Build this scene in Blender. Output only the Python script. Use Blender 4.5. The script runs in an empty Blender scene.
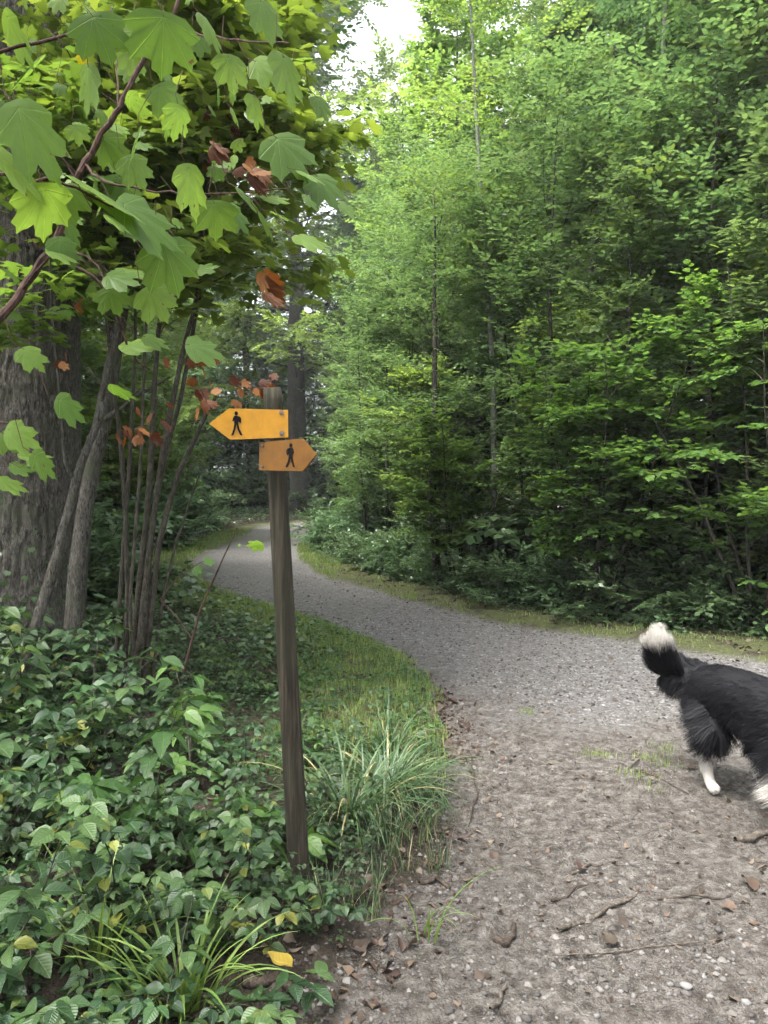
import bpy, bmesh, math, random
import numpy as np
from mathutils import Vector, Matrix

SC = bpy.context.scene
COL = SC.collection
H = 1.45            # eye height of the camera
F = 769.0           # focal length in pixels
HOR = 505.0
R0 = np.random.default_rng(7)

# ------------------------------------------------------------------ noise / terrain
_perm = np.random.default_rng(3).permutation(512)
def _hash(ix, iy, s=0):
    return _perm[(_perm[(ix + s * 37) % 512] + iy) % 512]
def perlin(x, y, s=0):
    x = np.asarray(x, float); y = np.asarray(y, float)
    xi = np.floor(x).astype(int); yi = np.floor(y).astype(int)
    xf = x - xi; yf = y - yi
    u = xf * xf * xf * (xf * (xf * 6 - 15) + 10); v = yf * yf * yf * (yf * (yf * 6 - 15) + 10)
    def g(ix, iy, dx, dy):
        a = _hash(ix, iy, s) * (2 * np.pi / 512)
        return np.cos(a) * dx + np.sin(a) * dy
    n00 = g(xi, yi, xf, yf); n10 = g(xi + 1, yi, xf - 1, yf)
    n01 = g(xi, yi + 1, xf, yf - 1); n11 = g(xi + 1, yi + 1, xf - 1, yf - 1)
    return (n00 * (1 - u) + n10 * u) * (1 - v) + (n01 * (1 - u) + n11 * u) * v
def fbm(x, y, o=4, s=0):
    t = 0; a = 1.0
    for k in range(o):
        t = t + a * perlin(x * 2 ** k + 13.1 * k, y * 2 ** k + 7.7 * k, s + k); a *= .5
    return t
def sstep(a, b, x):
    t = np.clip((x - a) / (b - a), 0, 1); return t * t * (3 - 2 * t)

def G(px, py):
    d = H * F / (py - HOR)
    return ((px - 384) / F * d, d)
ROAD = [(-2.0, 46.5), (-3.9, 42.5)] + [(-6.3, 38.5), (-6.0, 31), (-5.6, 24), (-5.0, 19.6), (-3.5, 14.6), (-2.05, 11.5), (-.75, 9.35), (.15, 7.5), (.45, 6.2)] + \
    [(.95, 5.3), (2.0, 4.75), (4.0, 4.3), (9, 2.9), (20, 0), (20, 3.5), (9, 5.6), (3.48, 6.97), (1.44, 9.53), (.25, 12.1), (-1.07, 15.3), (-2.2, 20.3), (-2.9, 26), (-3.2, 32), (-2.6, 38), (-.5, 42), (6, 43.5), (6, 47.5)]
DIRT = [(-.3, 9.0), (.15, 7.5), (.36, 6.3), (.34, 5.2), (.35, 4.4), (.26, 3.62), (.17, 3.12), (.03, 2.72), (-.08, 2.4), (-.17, 2.15), (-.4, 1.4), (-.6, 0), (-.6, -4), (3.5, -4), (6, 3.6), (6, 5.0), (3.0, 6.2), (1.0, 8.0)]
def sdist(x, y, poly):
    """signed distance, positive inside"""
    x = np.asarray(x, float); y = np.asarray(y, float)
    P = np.array(poly); Q = np.roll(P, -1, 0)
    d = np.full(x.shape, 1e9); ins = np.zeros(x.shape, bool)
    for (ax, ay), (bx, by) in zip(P, Q):
        ex, ey = bx - ax, by - ay
        t = np.clip(((x - ax) * ex + (y - ay) * ey) / (ex * ex + ey * ey), 0, 1)
        d = np.minimum(d, np.hypot(x - ax - t * ex, y - ay - t * ey))
        c = ((ay > y) != (by > y)) & (x < ex * (y - ay) / (ey if ey != 0 else 1e-9) + ax)
        ins ^= c
    return np.where(ins, d, -d)
def masks(x, y):
    n = .10 * fbm(x * 1.7, y * 1.7, 3, 11) + .05 * perlin(x * 9, y * 9, 4)
    r = sdist(x, y, ROAD) + n
    dd = sdist(x, y, DIRT) + n
    return r, dd
def hgt(x, y):
    x = np.asarray(x, float); y = np.asarray(y, float)
    r, dd = masks(x, y)
    inside = sstep(-.25, .12, np.maximum(r, dd))
    h = .035 * fbm(x * .45, y * .45, 2, 2) + (1 - inside) * (.05 + .03 * fbm(x * 2.3, y * 2.3, 3, 5))
    h = h + inside * (.012 * fbm(x * 1.3 + 5, y * 1.3, 2, 8) + .009 * fbm(x * 6, y * 6, 3, 21) * sstep(12, 5, y))
    m = sstep(0, .2, dd) * sstep(7, 4.5, y)
    h = h + m * (.034 * np.abs(fbm(x * 4.5, y * 4.5, 3, 31)) + .009 * np.abs(perlin(x * 13, y * 13, 35)) + .008 * perlin(x * 23, y * 23, 33))
    h = h + .05 * np.exp(-((x - 1.30) ** 2 / .045 + (y - 3.86) ** 2 / .02)) + .03*np.exp(-((x - 1.2) ** 2 / .25 + (y - 4.1) ** 2 / .1))      # little worn hummock
    far = sstep(27, 48, y)
    h = h + .62 * far + .4 * sstep(48, 90, y)
    h = h + .25 * sstep(.4, 3.5, -r - .8) * (x < -1.5) * sstep(1, 5, -x - 1.5)
    h = h + .2 * sstep(1, 6, -np.maximum(r, dd)) * (x > 0)
    return h
def hz(x, y): return float(hgt(np.array([x]), np.array([y]))[0])

# ------------------------------------------------------------------ mesh helpers
def tag(o, label=None, cat=None, group=None, kind=None):
    if label: o['label'] = label
    if cat: o['category'] = cat
    if group: o['group'] = group
    if kind: o['kind'] = kind
    return o
def link(o, parent=None):
    COL.objects.link(o)
    if parent is not None: o.parent = parent
    return o
def mesh_np(name, V, Fs, mat, parent=None, smooth=False, attrs=None, uv=None, matidx=None):
    """V (n,3); Fs list of (m,k) int arrays"""
    me = bpy.data.meshes.new(name)
    V = np.ascontiguousarray(V, np.float32)
    Fs = [np.asarray(f, np.int32) for f in Fs if len(f)]
    me.vertices.add(len(V)); me.vertices.foreach_set('co', V.ravel())
    loops = np.concatenate([f.ravel() for f in Fs])
    tot = np.concatenate([np.full(len(f), f.shape[1], np.int32) for f in Fs])
    st = np.concatenate([[0], np.cumsum(tot)[:-1]]).astype(np.int32)
    me.loops.add(len(loops)); me.loops.foreach_set('vertex_index', loops)
    me.polygons.add(len(tot)); me.polygons.foreach_set('loop_start', st)
    try: me.polygons.foreach_set('loop_total', tot)
    except Exception: pass
    if smooth: me.polygons.foreach_set('use_smooth', np.ones(len(tot), bool))
    me.update(calc_edges=True)
    for k, a in (attrs or {}).items():
        at = me.attributes.new(k, 'FLOAT', 'POINT'); at.data.foreach_set('value', np.ascontiguousarray(a, np.float32))
    if uv is not None:
        ul = me.uv_layers.new(name='UVMap'); ul.data.foreach_set('uv', np.ascontiguousarray(uv[loops], np.float32).ravel())
    if mat is not None: me.materials.append(mat)
    o = bpy.data.objects.new(name, me)
    return link(o, parent)
def empty(name, loc, rz=0, s=1):
    o = bpy.data.objects.new(name, None); COL.objects.link(o)
    o.location = loc; o.rotation_euler = (0, 0, rz); o.scale = (s, s, s) if not hasattr(s, '__len__') else s
    o.empty_display_size = .2
    return o
CH = {}
def reg(root, kids): CH[root.name] = kids; return root
def dup(root, loc, rz=0, s=1, label=None, group=None):
    r = root.copy(); COL.objects.link(r)
    r.location = loc; r.rotation_euler = (0, 0, rz); r.scale = (s, s, s) if not hasattr(s, '__len__') else s
    if label: r['label'] = label
    if group: r['group'] = group
    for k in CH.get(root.name, []):
        c = k.copy(); COL.objects.link(c); c.parent = r
    return r
def nrm(a): return a / np.maximum(np.linalg.norm(a, axis=-1, keepdims=True), 1e-9)

class Tubes:
    def __init__(s): s.V = []; s.Q = []; s.n = 0; s.A = []
    def add(s, pts, rad, ns=6, cap=True, disp=None):
        pts = np.asarray(pts, float); rad = np.asarray(rad, float) * np.ones(len(pts)); n = len(pts)
        T = nrm(np.gradient(pts, axis=0))
        ref = np.array([0, 0, 1.]) if abs(T[0][2]) < .8 else np.array([0, 1., 0])
        U = nrm(np.cross(T, ref)); W = np.cross(T, U)
        a = np.arange(ns) / ns * 2 * np.pi
        rr = rad[:, None] * np.ones((n, ns))
        if disp is not None: rr = rr + disp(pts, a)
        V = pts[:, None] + rr[..., None] * (np.cos(a)[None, :, None] * U[:, None] + np.sin(a)[None, :, None] * W[:, None])
        i = np.arange(n - 1)[:, None]; j = np.arange(ns)[None]
        q = np.stack([i * ns + j, i * ns + (j + 1) % ns, (i + 1) * ns + (j + 1) % ns, (i + 1) * ns + j], -1).reshape(-1, 4) + s.n
        s.V.append(V.reshape(-1, 3)); s.Q.append(q); s.n += n * ns
    def build(s, name, mat, parent=None, smooth=True):
        return mesh_np(name, np.concatenate(s.V), [np.concatenate(s.Q)], mat, parent, smooth)

def place(T, Fs, P, D, N, S, W=None, ta=None, rnd=None, uv=False, ZW=None):
    """stamp template T(k,3) (x side, y along, z normal) at N frames; returns dict for mesh_np"""
    D = nrm(D); X = nrm(np.cross(D, N)); Z = np.cross(X, D)
    n = len(P); k = len(T); S = np.asarray(S, float) * np.ones(n); W = S if W is None else W
    V = P[:, None] + T[None, :, 0:1] * X[:, None] * W[:, None, None] + T[None, :, 1:2] * D[:, None] * S[:, None, None] + T[None, :, 2:3] * Z[:, None] * (S if ZW is None else ZW)[:, None, None]
    off = (np.arange(n) * k)[:, None, None]
    F2 = [(f[None] + off).reshape(-1, f.shape[1]) for f in Fs]
    if rnd is None: rnd = np.random.default_rng(n).random(n)
    at = {'rnd': np.repeat(rnd, k)}
    for key, a in (ta or {}).items(): at[key] = np.tile(a, n)
    return V.reshape(-1, 3), F2, at, (np.tile(T[:, :2], (n, 1)) if uv else None)
def merge(*parts):
    Vs, Fo, A, U, off = [], {}, {}, [], 0
    for V, Fs, at, uv in parts:
        for f in Fs: Fo.setdefault(f.shape[1], []).append(f + off)
        for k, a in at.items(): A.setdefault(k, []).append(a)
        if uv is not None: U.append(uv)
        Vs.append(V); off += len(V)
    return np.concatenate(Vs), [np.concatenate(x) for x in Fo.values()], {k: np.concatenate(a) for k, a in A.items()}, (np.concatenate(U) if U else None)
def leafmesh(name, part, mat, parent):
    V, Fs, at, uv = part
    return mesh_np(name, V, Fs, mat, parent, False, at, uv)

# leaf templates
LEAF2 = (np.array([[0, 0, 0], [-.33, .45, .05], [0, 1, -.05], [.33, .45, .05]]), [np.array([[0, 1, 2], [0, 2, 3]])])
LEAF5 = (np.array([[0, 0, 0], [-.34, .38, .06], [.34, .38, .06], [0, 1, -.08], [0, .45, 0]]), [np.array([[0, 4, 1], [4, 3, 1], [0, 2, 4], [4, 2, 3]])])
def ovate(k=6, w=.33, peak=.38, fold=.10, droop=.18, round_=.8, serr=0.0, seed=0):
    t = np.linspace(0, 1, k + 1); V = []; mid = []
    pr = np.interp(t, [0, peak * .35, peak, (1 + peak) / 2, 1], [0, .70 * round_, 1, .66, 0])
    for i, (a, b) in enumerate(zip(t, pr)):
        z = -droop * (a ** 1.6)
        s = serr * (1 if i % 2 else -1)
        V += [[-w * (b + s * (0 < a < 1)), a, z + fold * b], [0, a, z], [w * (b + s * (0 < a < 1)), a, z + fold * b]]; mid += [0, 1, 0]
    q = []
    for i in range(k):
        o = i * 3; q += [[o, o + 1, o + 4, o + 3], [o + 1, o + 2, o + 5, o + 4]]
    return np.array(V, float), [np.array(q)], {'vein': np.array(mid, float)}
HAZEL = ovate(5, .44, .5, .07, .12, 1.1)
BRAM = ovate(8, .36, .42, .12, .22, 1.0, .03)
BEECH = ovate(4, .30, .45, .08, .1, .9)
def maple_template():
    half = [(0, 1.0, 1), (.07, .88, .35), (.19, .83, .6), (.19, .72, .2), (.215, .62, 0), (.34, .68, .3), (.44, .69, .55), (.57, .76, 1), (.58, .62, .4), (.67, .54, .6), (.57, .42, .2), (.52, .33, 0),
            (.60, .28, .5), (.70, .19, 1), (.58, .06, .45), (.40, -.06, .5), (.15, -.10, .1)]
    r = [(x, y, v) for x, y, v in half]; l = [(-x, y, v) for x, y, v in half[1:]][::-1]
    out = np.array(r + l); n = len(out)
    V = [[0, 0, 0]]; vein = [1.0]
    for sc in (.5, 1.0):
        for x, y, v in out:
            rr = math.hypot(x, y) * sc
            V.append([x * sc, y * sc, -.12 * rr * rr - .05 * (1 - v) * sc * .6]); vein.append(v if v == 1 else min(v, .85) if sc == 1 else v * .9)
    tri = [[0, 1 + (i + 1) % n, 1 + i] for i in range(n)]
    q = [[1 + i, 1 + (i + 1) % n, 1 + n + (i + 1) % n, 1 + n + i] for i in range(n)]
    # veins keep value 1 on the inner ring too
    return np.array(V), [np.array(tri), np.array(q)], {'vein': np.array(vein)}
MAPLE = maple_template()
# light maple silhouette for crowns farther away
_o = [(0, 0), (.35, -.05), (.68, .2), (.5, .35), (.56, .76), (.21, .62), (0, 1), (-.21, .62), (-.56, .76), (-.5, .35), (-.68, .2), (-.35, -.05)]
MAPLE_S = (np.array([[x, y, -.2 * (x * x + y * y)] for x, y in _o]), [np.array([[0, i, i + 1] for i in range(1, 11)])])
TWIG = (np.array([[math.cos(a) * r, y, math.sin(a) * r] for y, r in ((0, 1), (1, .35)) for a in (0, 2.09, 4.19)]),
        [np.array([[0, 1, 4, 3], [1, 2, 5, 4], [2, 0, 3, 5]])])

# ------------------------------------------------------------------ materials
class NT:
    def __init__(s, name):
        s.m = bpy.data.materials.new(name); s.m.use_nodes = True; s.t = s.m.node_tree; s.t.nodes.clear()
        s.out = s.n('ShaderNodeOutputMaterial')
    def n(s, typ, **kw):
        nd = s.t.nodes.new(typ)
        for k, v in kw.items():
            if k.startswith('i_'):
                nd.inputs[k[2:].replace('_', ' ')].default_value = v
            else: setattr(nd, k, v)
        return nd
    def l(s, a, b): s.t.links.new(a, b)
    def ramp(s, fac, stops, interp='LINEAR'):
        r = s.n('ShaderNodeValToRGB'); e = r.color_ramp; e.interpolation = interp
        while len(e.elements) < len(stops): e.elements.new(.5)
        for el, (p, c) in zip(e.elements, stops): el.position = p; el.color = tuple(c) + (1,) if len(c) == 3 else c
        s.l(fac, r.inputs[0]); return r.outputs[0]
    def math(s, op, a, b=None, c=None, clamp=False):
        nd = s.n('ShaderNodeMath', operation=op, use_clamp=clamp)
        for i, v in enumerate((a, b, c)):
            if v is None: continue
            if isinstance(v, (int, float)): nd.inputs[i].default_value = v
            else: s.l(v, nd.inputs[i])
        return nd.outputs[0]
    def mix(s, fac, a, b, mode='MIX'):
        nd = s.n('ShaderNodeMix', data_type='RGBA', blend_type=mode)
        for i, v in ((0, fac), (6, a), (7, b)):
            if isinstance(v, (int, float)): nd.inputs[i].default_value = v
            elif isinstance(v, (tuple, list)): nd.inputs[i].default_value = tuple(v) + (1,) if len(v) == 3 else v
            else: s.l(v, nd.inputs[i])
        return nd.outputs[2]
    def noise(s, scale, detail=4, vec=None, rough=.55, dist=0):
        nd = s.n('ShaderNodeTexNoise'); nd.inputs['Scale'].default_value = scale; nd.inputs['Detail'].default_value = detail
        nd.inputs['Roughness'].default_value = rough; nd.inputs['Distortion'].default_value = dist
        if vec is not None: s.l(vec, nd.inputs['Vector'])
        return nd
    def obj(s): return s.n('ShaderNodeTexCoord').outputs['Object']
    def attr(s, name): return s.n('ShaderNodeAttribute', attribute_name=name).outputs['Fac']
    def bump(s, h, strength=.5, dist=.01, nrm=None):
        b = s.n('ShaderNodeBump'); b.inputs['Strength'].default_value = strength; b.inputs['Distance'].default_value = dist
        s.l(h, b.inputs['Height'])
        if nrm is not None: s.l(nrm, b.inputs['Normal'])
        return b.outputs[0]
    def bsdf(s, col, rough=.8, spec=.3, normal=None, metal=0):
        b = s.n('ShaderNodeBsdfPrincipled')
        for key, v in (('Base Color', col), ('Roughness', rough), ('Specular IOR Level', spec), ('Metallic', metal)):
            if isinstance(v, (tuple, list)): b.inputs[key].default_value = tuple(v) + (1,) if len(v) == 3 else v
            elif isinstance(v, (int, float)): b.inputs[key].default_value = v
            else: s.l(v, b.inputs[key])
        if normal is not None: s.l(normal, b.inputs['Normal'])
        return b.outputs[0]
    def done(s, sh): s.l(sh, s.out.inputs[0]); return s.m

def leaf_mat(name, dark, mid, light, rough=.5, spec=.4, trans=.4, tcol=None, veins=0, rare=None, rare_p=.985, objvar=.25):
    t = NT(name)
    rnd = t.attr('rnd')
    stops = [(0, dark), (.5, mid), (1 if rare is None else rare_p - .01, light)]
    if rare is not None: stops.append((rare_p + .01, rare))
    col = t.ramp(rnd, stops)
    oi = t.n('ShaderNodeObjectInfo')
    hsv = t.n('ShaderNodeHueSaturation')
    t.l(t.math('MULTIPLY_ADD', oi.outputs['Random'], .024, .488), hsv.inputs['Hue'])
    t.l(t.math('MULTIPLY_ADD', oi.outputs['Random'], objvar, 1 - objvar / 2), hsv.inputs['Value'])
    t.l(col, hsv.inputs['Color']); col = hsv.outputs[0]
    nr = None
    if veins:
        v = t.attr('vein')
        vp = t.math('POWER', v, 22)
        uv = t.n('ShaderNodeTexCoord').outputs['UV']
        sx = t.n('ShaderNodeSeparateXYZ'); t.l(uv, sx.inputs[0])
        au = t.math('ABSOLUTE', sx.outputs[0])
        ch = t.math('SINE', t.math('MULTIPLY', t.math('SUBTRACT', sx.outputs[1], t.math('MULTIPLY', au, .75)), 46))
        if veins == 2: ch = t.noise(9, 3, uv).outputs[0]
        col = t.mix(t.math('MULTIPLY', vp, .42), col, [min(1, c * 1.6 + .02) for c in light])
        hh = t.math('ADD', t.math('MULTIPLY', ch, .14), t.math('MULTIPLY', vp, -1.2))
        nr = t.bump(hh, .5, .004)
        bl = t.noise(60, 2, t.obj())
        col = t.mix(t.math('MULTIPLY', bl.outputs[0], .45), col, [c * .5 for c in mid])
        sp = t.noise(38, 2, t.obj()); col = t.mix(t.ramp(sp.outputs[0], [(.70, (0, 0, 0)), (.74, (1, 1, 1))]), col, (.09, .05, .02))
    p = t.bsdf(col, rough, spec, nr)
    tr = t.n('ShaderNodeBsdfTranslucent')
    tc = t.n('ShaderNodeHueSaturation'); tc.inputs['Hue'].default_value = .485; tc.inputs['Saturation'].default_value = 1.12; tc.inputs['Value'].default_value = 1.35
    t.l(col, tc.inputs['Color']); t.l(tc.outputs[0], tr.inputs[0])
    if nr is not None: t.l(nr, tr.inputs['Normal'])
    mx = t.n('ShaderNodeMixShader'); mx.inputs[0].default_value = trans
    t.l(p, mx.inputs[1]); t.l(tr.outputs[0], mx.inputs[2])
    return t.done(mx.outputs[0])

M = {}
M['wood_leaf'] = leaf_mat('woodland_leaf', (.060, .110, .044), (.115, .190, .066), (.18, .275, .090), .33, .65, .42)
M['young_leaf'] = leaf_mat('young_tree_leaf', (.085, .145, .040), (.145, .225, .055), (.22, .32, .075), .36, .5, .48)
M['tall_leaf'] = leaf_mat('tall_tree_leaf', (.075, .130, .036), (.140, .225, .055), (.22, .320, .085), .36, .55, .48)
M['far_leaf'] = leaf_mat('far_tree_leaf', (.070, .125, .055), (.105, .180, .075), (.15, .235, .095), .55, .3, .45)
M['dark_leaf'] = leaf_mat('dark_tree_leaf', (.040, .080, .034), (.066, .125, .048), (.10, .17, .062), .34, .6, .38)
M['hazel_leaf'] = leaf_mat('hazel_leaf', (.060, .12, .034), (.105, .19, .045), (.18, .29, .06), .38, .4, .5, veins=1)
M['bush_leaf'] = leaf_mat('bush_leaf', (.045, .085, .038), (.080, .140, .058), (.13, .205, .085), .34, .6, .3)
M['bramble_leaf'] = leaf_mat('bramble_leaf', (.020, .046, .020), (.038, .080, .030), (.085, .145, .045), .40, .42, .22, veins=1, rare=(.30, .30, .05), rare_p=.985, objvar=.7)
M['herb_bank_leaf'] = leaf_mat('fresh_bank_leaf', (.030, .066, .020), (.060, .120, .030), (.115, .19, .045), .45, .4, .3, veins=1, objvar=.5)
M['ground_leaf'] = leaf_mat('herb_leaf', (.022, .052, .02), (.042, .092, .03), (.10, .18, .05), .42, .4, .3)
M['maple_leaf'] = leaf_mat('maple_leaf', (.075, .150, .030), (.115, .205, .042), (.175, .285, .058), .45, .35, .56, veins=2)
M['maple_bright'] = leaf_mat('maple_crown_leaf', (.080, .145, .032), (.145, .235, .046), (.22, .32, .065), .45, .35, .52, rare=(.45, .42, .04), rare_p=.965)
M['dead_leaf'] = leaf_mat('withered_leaf', (.06, .020, .012), (.13, .045, .018), (.24, .10, .03), .6, .3, .35)
M['litter'] = leaf_mat('litter_leaf', (.030, .021, .016), (.065, .048, .035), (.15, .12, .090), .7, .3, .1, objvar=0)
M['litter_red'] = leaf_mat('red_brown_leaf', (.036, .020, .015), (.070, .042, .031), (.125, .090, .065), .6, .35, .1, objvar=0)
M['grass'] = leaf_mat('grass_blade', (.10, .16, .040), (.18, .26, .06), (.31, .37, .12), .5, .35, .35, objvar=.1)
M['sedge'] = leaf_mat('sedge_blade', (.038, .078, .034), (.066, .118, .048), (.12, .175, .072), .36, .5, .28, rare=(.34, .28, .15), rare_p=.9, objvar=.2)
M['sedge_light'] = leaf_mat('light_grass_blade', (.10, .17, .035), (.16, .25, .06), (.25, .34, .10), .38, .5, .35, objvar=.1)

def ground_mat():
    t = NT('woodland_ground'); ob = t.obj()
    road, dirt, verge = t.attr('road'), t.attr('dirt'), t.attr('verge')
    n1 = t.noise(3, 6, ob); n2 = t.noise(22, 6, ob, .65); n3 = t.noise(120, 4, ob, .7); nb = t.noise(.9, 3, ob)
    soil = t.ramp(n2.outputs[0], [(.3, (.020, .015, .011)), (.55, (.045, .034, .025)), (.75, (.085, .066, .049))])
    grass = t.ramp(n2.outputs[0], [(.3, (.045, .050, .020)), (.55, (.098, .110, .040)), (.75, (.16, .165, .075))])
    dr = t.ramp(n2.outputs[0], [(.33, (.040, .034, .030)), (.44, (.096, .084, .073)), (.54, (.150, .135, .121)), (.66, (.232, .214, .196))])
    dr = t.mix(t.math('MULTIPLY', t.ramp(nb.outputs[0], [(.4, (0, 0, 0)), (.62, (1, 1, 1))]), .55), dr, t.mix(.5, dr, (.066, .056, .048)))
    dr = t.mix(t.math('MULTIPLY', t.ramp(n3.outputs[0], [(.35, (1, 1, 1)), (.5, (0, 0, 0))]), .35), dr, (.06, .05, .04))
    vor = t.n('ShaderNodeTexVoronoi', feature='F1'); vor.inputs['Scale'].default_value = 38; t.l(ob, vor.inputs['Vector'])
    vor.inputs['Randomness'].default_value = 1
    vor2 = t.n('ShaderNodeTexVoronoi', feature='F1'); vor2.inputs['Scale'].default_value = 95; t.l(ob, vor2.inputs['Vector'])
    sep = t.n('ShaderNodeSeparateColor'); t.l(vor.outputs['Color'], sep.inputs[0])
    stone = t.ramp(sep.outputs[0], [(0, (.12, .115, .114)), (.5, (.27, .26, .256)), (.86, (.37, .36, .355)), (1, (.52, .51, .505))])
    gap = t.ramp(vor.outputs['Distance'], [(.30, (0, 0, 0)), (.55, (1, 1, 1))])
    gr = t.mix(t.math('MULTIPLY', gap, .8), stone, (.150, .142, .137))
    gr = t.mix(t.ramp(t.noise(11, 4, ob).outputs[0], [(.42, (0, 0, 0)), (.6, (1, 1, 1))]), gr, t.mix(.6, gr, dr))
    base = t.mix(verge, soil, grass)
    base = t.mix(dirt, base, dr)
    base = t.mix(road, base, gr)
    hh = t.math('ADD', t.math('MULTIPLY', n2.outputs[0], 1.2), t.math('MULTIPLY', n3.outputs[0], .7))
    hh = t.math('ADD', hh, t.math('MULTIPLY', t.math('MULTIPLY', t.math('SUBTRACT', .6, vor.outputs['Distance']), t.math('ADD', t.math('MULTIPLY', road, .9), .25)), 1.0))
    hh = t.math('ADD', hh, t.math('MULTIPLY', vor2.outputs['Distance'], -.5))
    nr = t.bump(hh, 1.0, .026)
    return t.done(t.bsdf(base, .88, .25, nr))
M['ground'] = ground_mat()

def bark_mat(name, c1, c2, c3, sx=18, sz=3, bump=1.0, dist=.02, moss=None):
    t = NT(name); ob = t.obj()
    mp = t.n('ShaderNodeMapping'); mp.inputs['Scale'].default_value = (sx, sx, sz); t.l(ob, mp.inputs['Vector'])
    n = t.noise(1, 8, mp.outputs[0], .72, 1.0); n2 = t.noise(5, 4, ob)
    col = t.ramp(n.outputs[0], [(.38, c1), (.50, c2), (.66, c3)])
    if moss: col = t.mix(t.ramp(n2.outputs[0], [(.5, (0, 0, 0)), (.68, (1, 1, 1))]), col, moss)
    return t.done(t.bsdf(col, .9, .2, t.bump(n.outputs[0], bump, dist)))
M['bark_big'] = bark_mat('deep_fissured_bark', (.018, .016, .013), (.088, .080, .068), (.19, .176, .155), 55, 15, 1, .03, (.075, .08, .055))
M['bark'] = bark_mat('tree_bark', (.022, .019, .016), (.055, .048, .04), (.11, .098, .082), 30, 6, .8, .01)
M['bark_pale'] = bark_mat('pale_smooth_bark', (.10, .105, .085), (.17, .175, .145), (.26, .265, .22), 20, 40, .3, .004)
M['bark_stem'] = bark_mat('stem_bark', (.014, .012, .009), (.042, .037, .028), (.10, .09, .07), 60, 22, .5, .004)
M['twig_red'] = bark_mat('dark_twig_bark', (.025, .015, .013), (.055, .032, .026), (.10, .06, .045), 60, 12, .4, .003)

# ------------------------------------------------------------------ camera, world, light
cam = bpy.data.cameras.new('camera'); co = bpy.data.objects.new('camera', cam); COL.objects.link(co)
co.location = (0, 0, H + hz(0, 0) * 0); co.rotation_euler = (math.radians(90) - math.atan((512 - HOR) / F), 0, 0)
cam.sensor_fit = 'VERTICAL'; cam.sensor_height = 36; cam.sensor_width = 27; cam.lens = F / 1024 * 36
cam.clip_end = 3000; cam.clip_start = .02
SC.camera = co
EL, AZ = math.radians(64), math.radians(-125)      # high, soft, from the left over the road
w = bpy.data.worlds.new('World'); SC.world = w; w.use_nodes = True
nt = w.node_tree; bg = nt.nodes['Background']
sky = nt.nodes.new('ShaderNodeTexSky'); sky.sky_type = 'NISHITA'; sky.sun_disc = False
sky.sun_elevation = EL; sky.sun_rotation = AZ; sky.dust_density = 4; sky.air_density = 1.0
hs = nt.nodes.new('ShaderNodeHueSaturation'); hs.inputs['Saturation'].default_value = .22
nt.links.new(sky.outputs[0], hs.inputs['Color']); nt.links.new(hs.outputs[0], bg.inputs[0])
bg.inputs[1].default_value = .135
sl = bpy.data.lights.new('sun', 'SUN'); sl.energy = 2.6; sl.angle = math.radians(26); sl.color = (1, .97, .92)
so = bpy.data.objects.new('sun', sl); COL.objects.link(so)
sd = Vector((math.sin(AZ) * math.cos(EL), math.cos(AZ) * math.cos(EL), math.sin(EL)))
so.rotation_euler = sd.to_track_quat('Z', 'Y').to_euler(); so.location = (0, 0, 30)
SC.view_settings.view_transform = 'Standard'; SC.view_settings.look = 'None'; SC.view_settings.exposure = 2.45
SC.view_settings.gamma = 1
SC.render.engine = 'CYCLES'
cy = SC.cycles
cy.use_denoising = True
cy.max_bounces = 6; cy.diffuse_bounces = 4; cy.glossy_bounces = 1; cy.transmission_bounces = 2; cy.volume_bounces = 0; cy.transparent_max_bounces = 4
cy.use_adaptive_sampling = True; cy.adaptive_threshold = .04; cy.adaptive_min_samples = 16; cy.time_limit = 900
cy.caustics_reflective = False; cy.caustics_refractive = False

# ------------------------------------------------------------------ ground, road, footpath
def axis(segs):
    out = [segs[0][0]]
    for a, b, st in segs:
        n = max(1, int(round((b - a) / st))); out += list(np.linspace(a, b, n + 1)[1:])
    return np.array(out)
xs = axis([(-300, -60, 40), (-60, -14, 4), (-14, -5, .5), (-5, -2.2, .1), (-2.2, -.7, .025), (-.7, 2.8, .015), (2.8, 6, .1), (6, 14, .5), (14, 60, 4), (60, 300, 40)])
ys = axis([(-60, -6, 6), (-6, 1, .5), (1, 1.8, .1), (1.8, 4.8, .015), (4.8, 6, .025), (6, 10, .05), (10, 22, .15), (22, 50, .4), (50, 80, 3), (80, 400, 40)])
XX, YY = np.meshgrid(xs, ys); fx, fy = XX.ravel(), YY.ravel()
rr, dd = masks(fx, fy); ZZ = hgt(fx, fy)
edge = np.maximum(rr, dd)
wdt = sstep(0, .35, dd)
A = {'road': sstep(-.10 - .45 * wdt, .16 + .45 * wdt, rr + .10 * perlin(fx * 14, fy * 14, 6) + .5 * wdt * fbm(fx * 1.5, fy * 1.5, 3, 66)), 'dirt': sstep(-.06, .10, dd + .1 * perlin(fx * 14, fy * 14, 9)),
     'verge': sstep(-1.5, -.6, edge) * (1 - .95 * sstep(5, 4, fy) * (fx < .6)) * sstep(-.3, .1, fbm(fx * 3, fy * 3, 2, 60) + .15)}
nx = len(xs); ny = len(ys)
i, j = np.meshgrid(np.arange(ny - 1), np.arange(nx - 1), indexing='ij')
a = (i * nx + j).ravel(); quads = np.stack([a, a + 1, a + nx + 1, a + nx], -1)
cr = rr[quads].mean(1); cd = dd[quads].mean(1)
isr = cr > 0; isd = (cd > 0) & ~isr
allV = np.stack([fx, fy, ZZ], -1)
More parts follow.
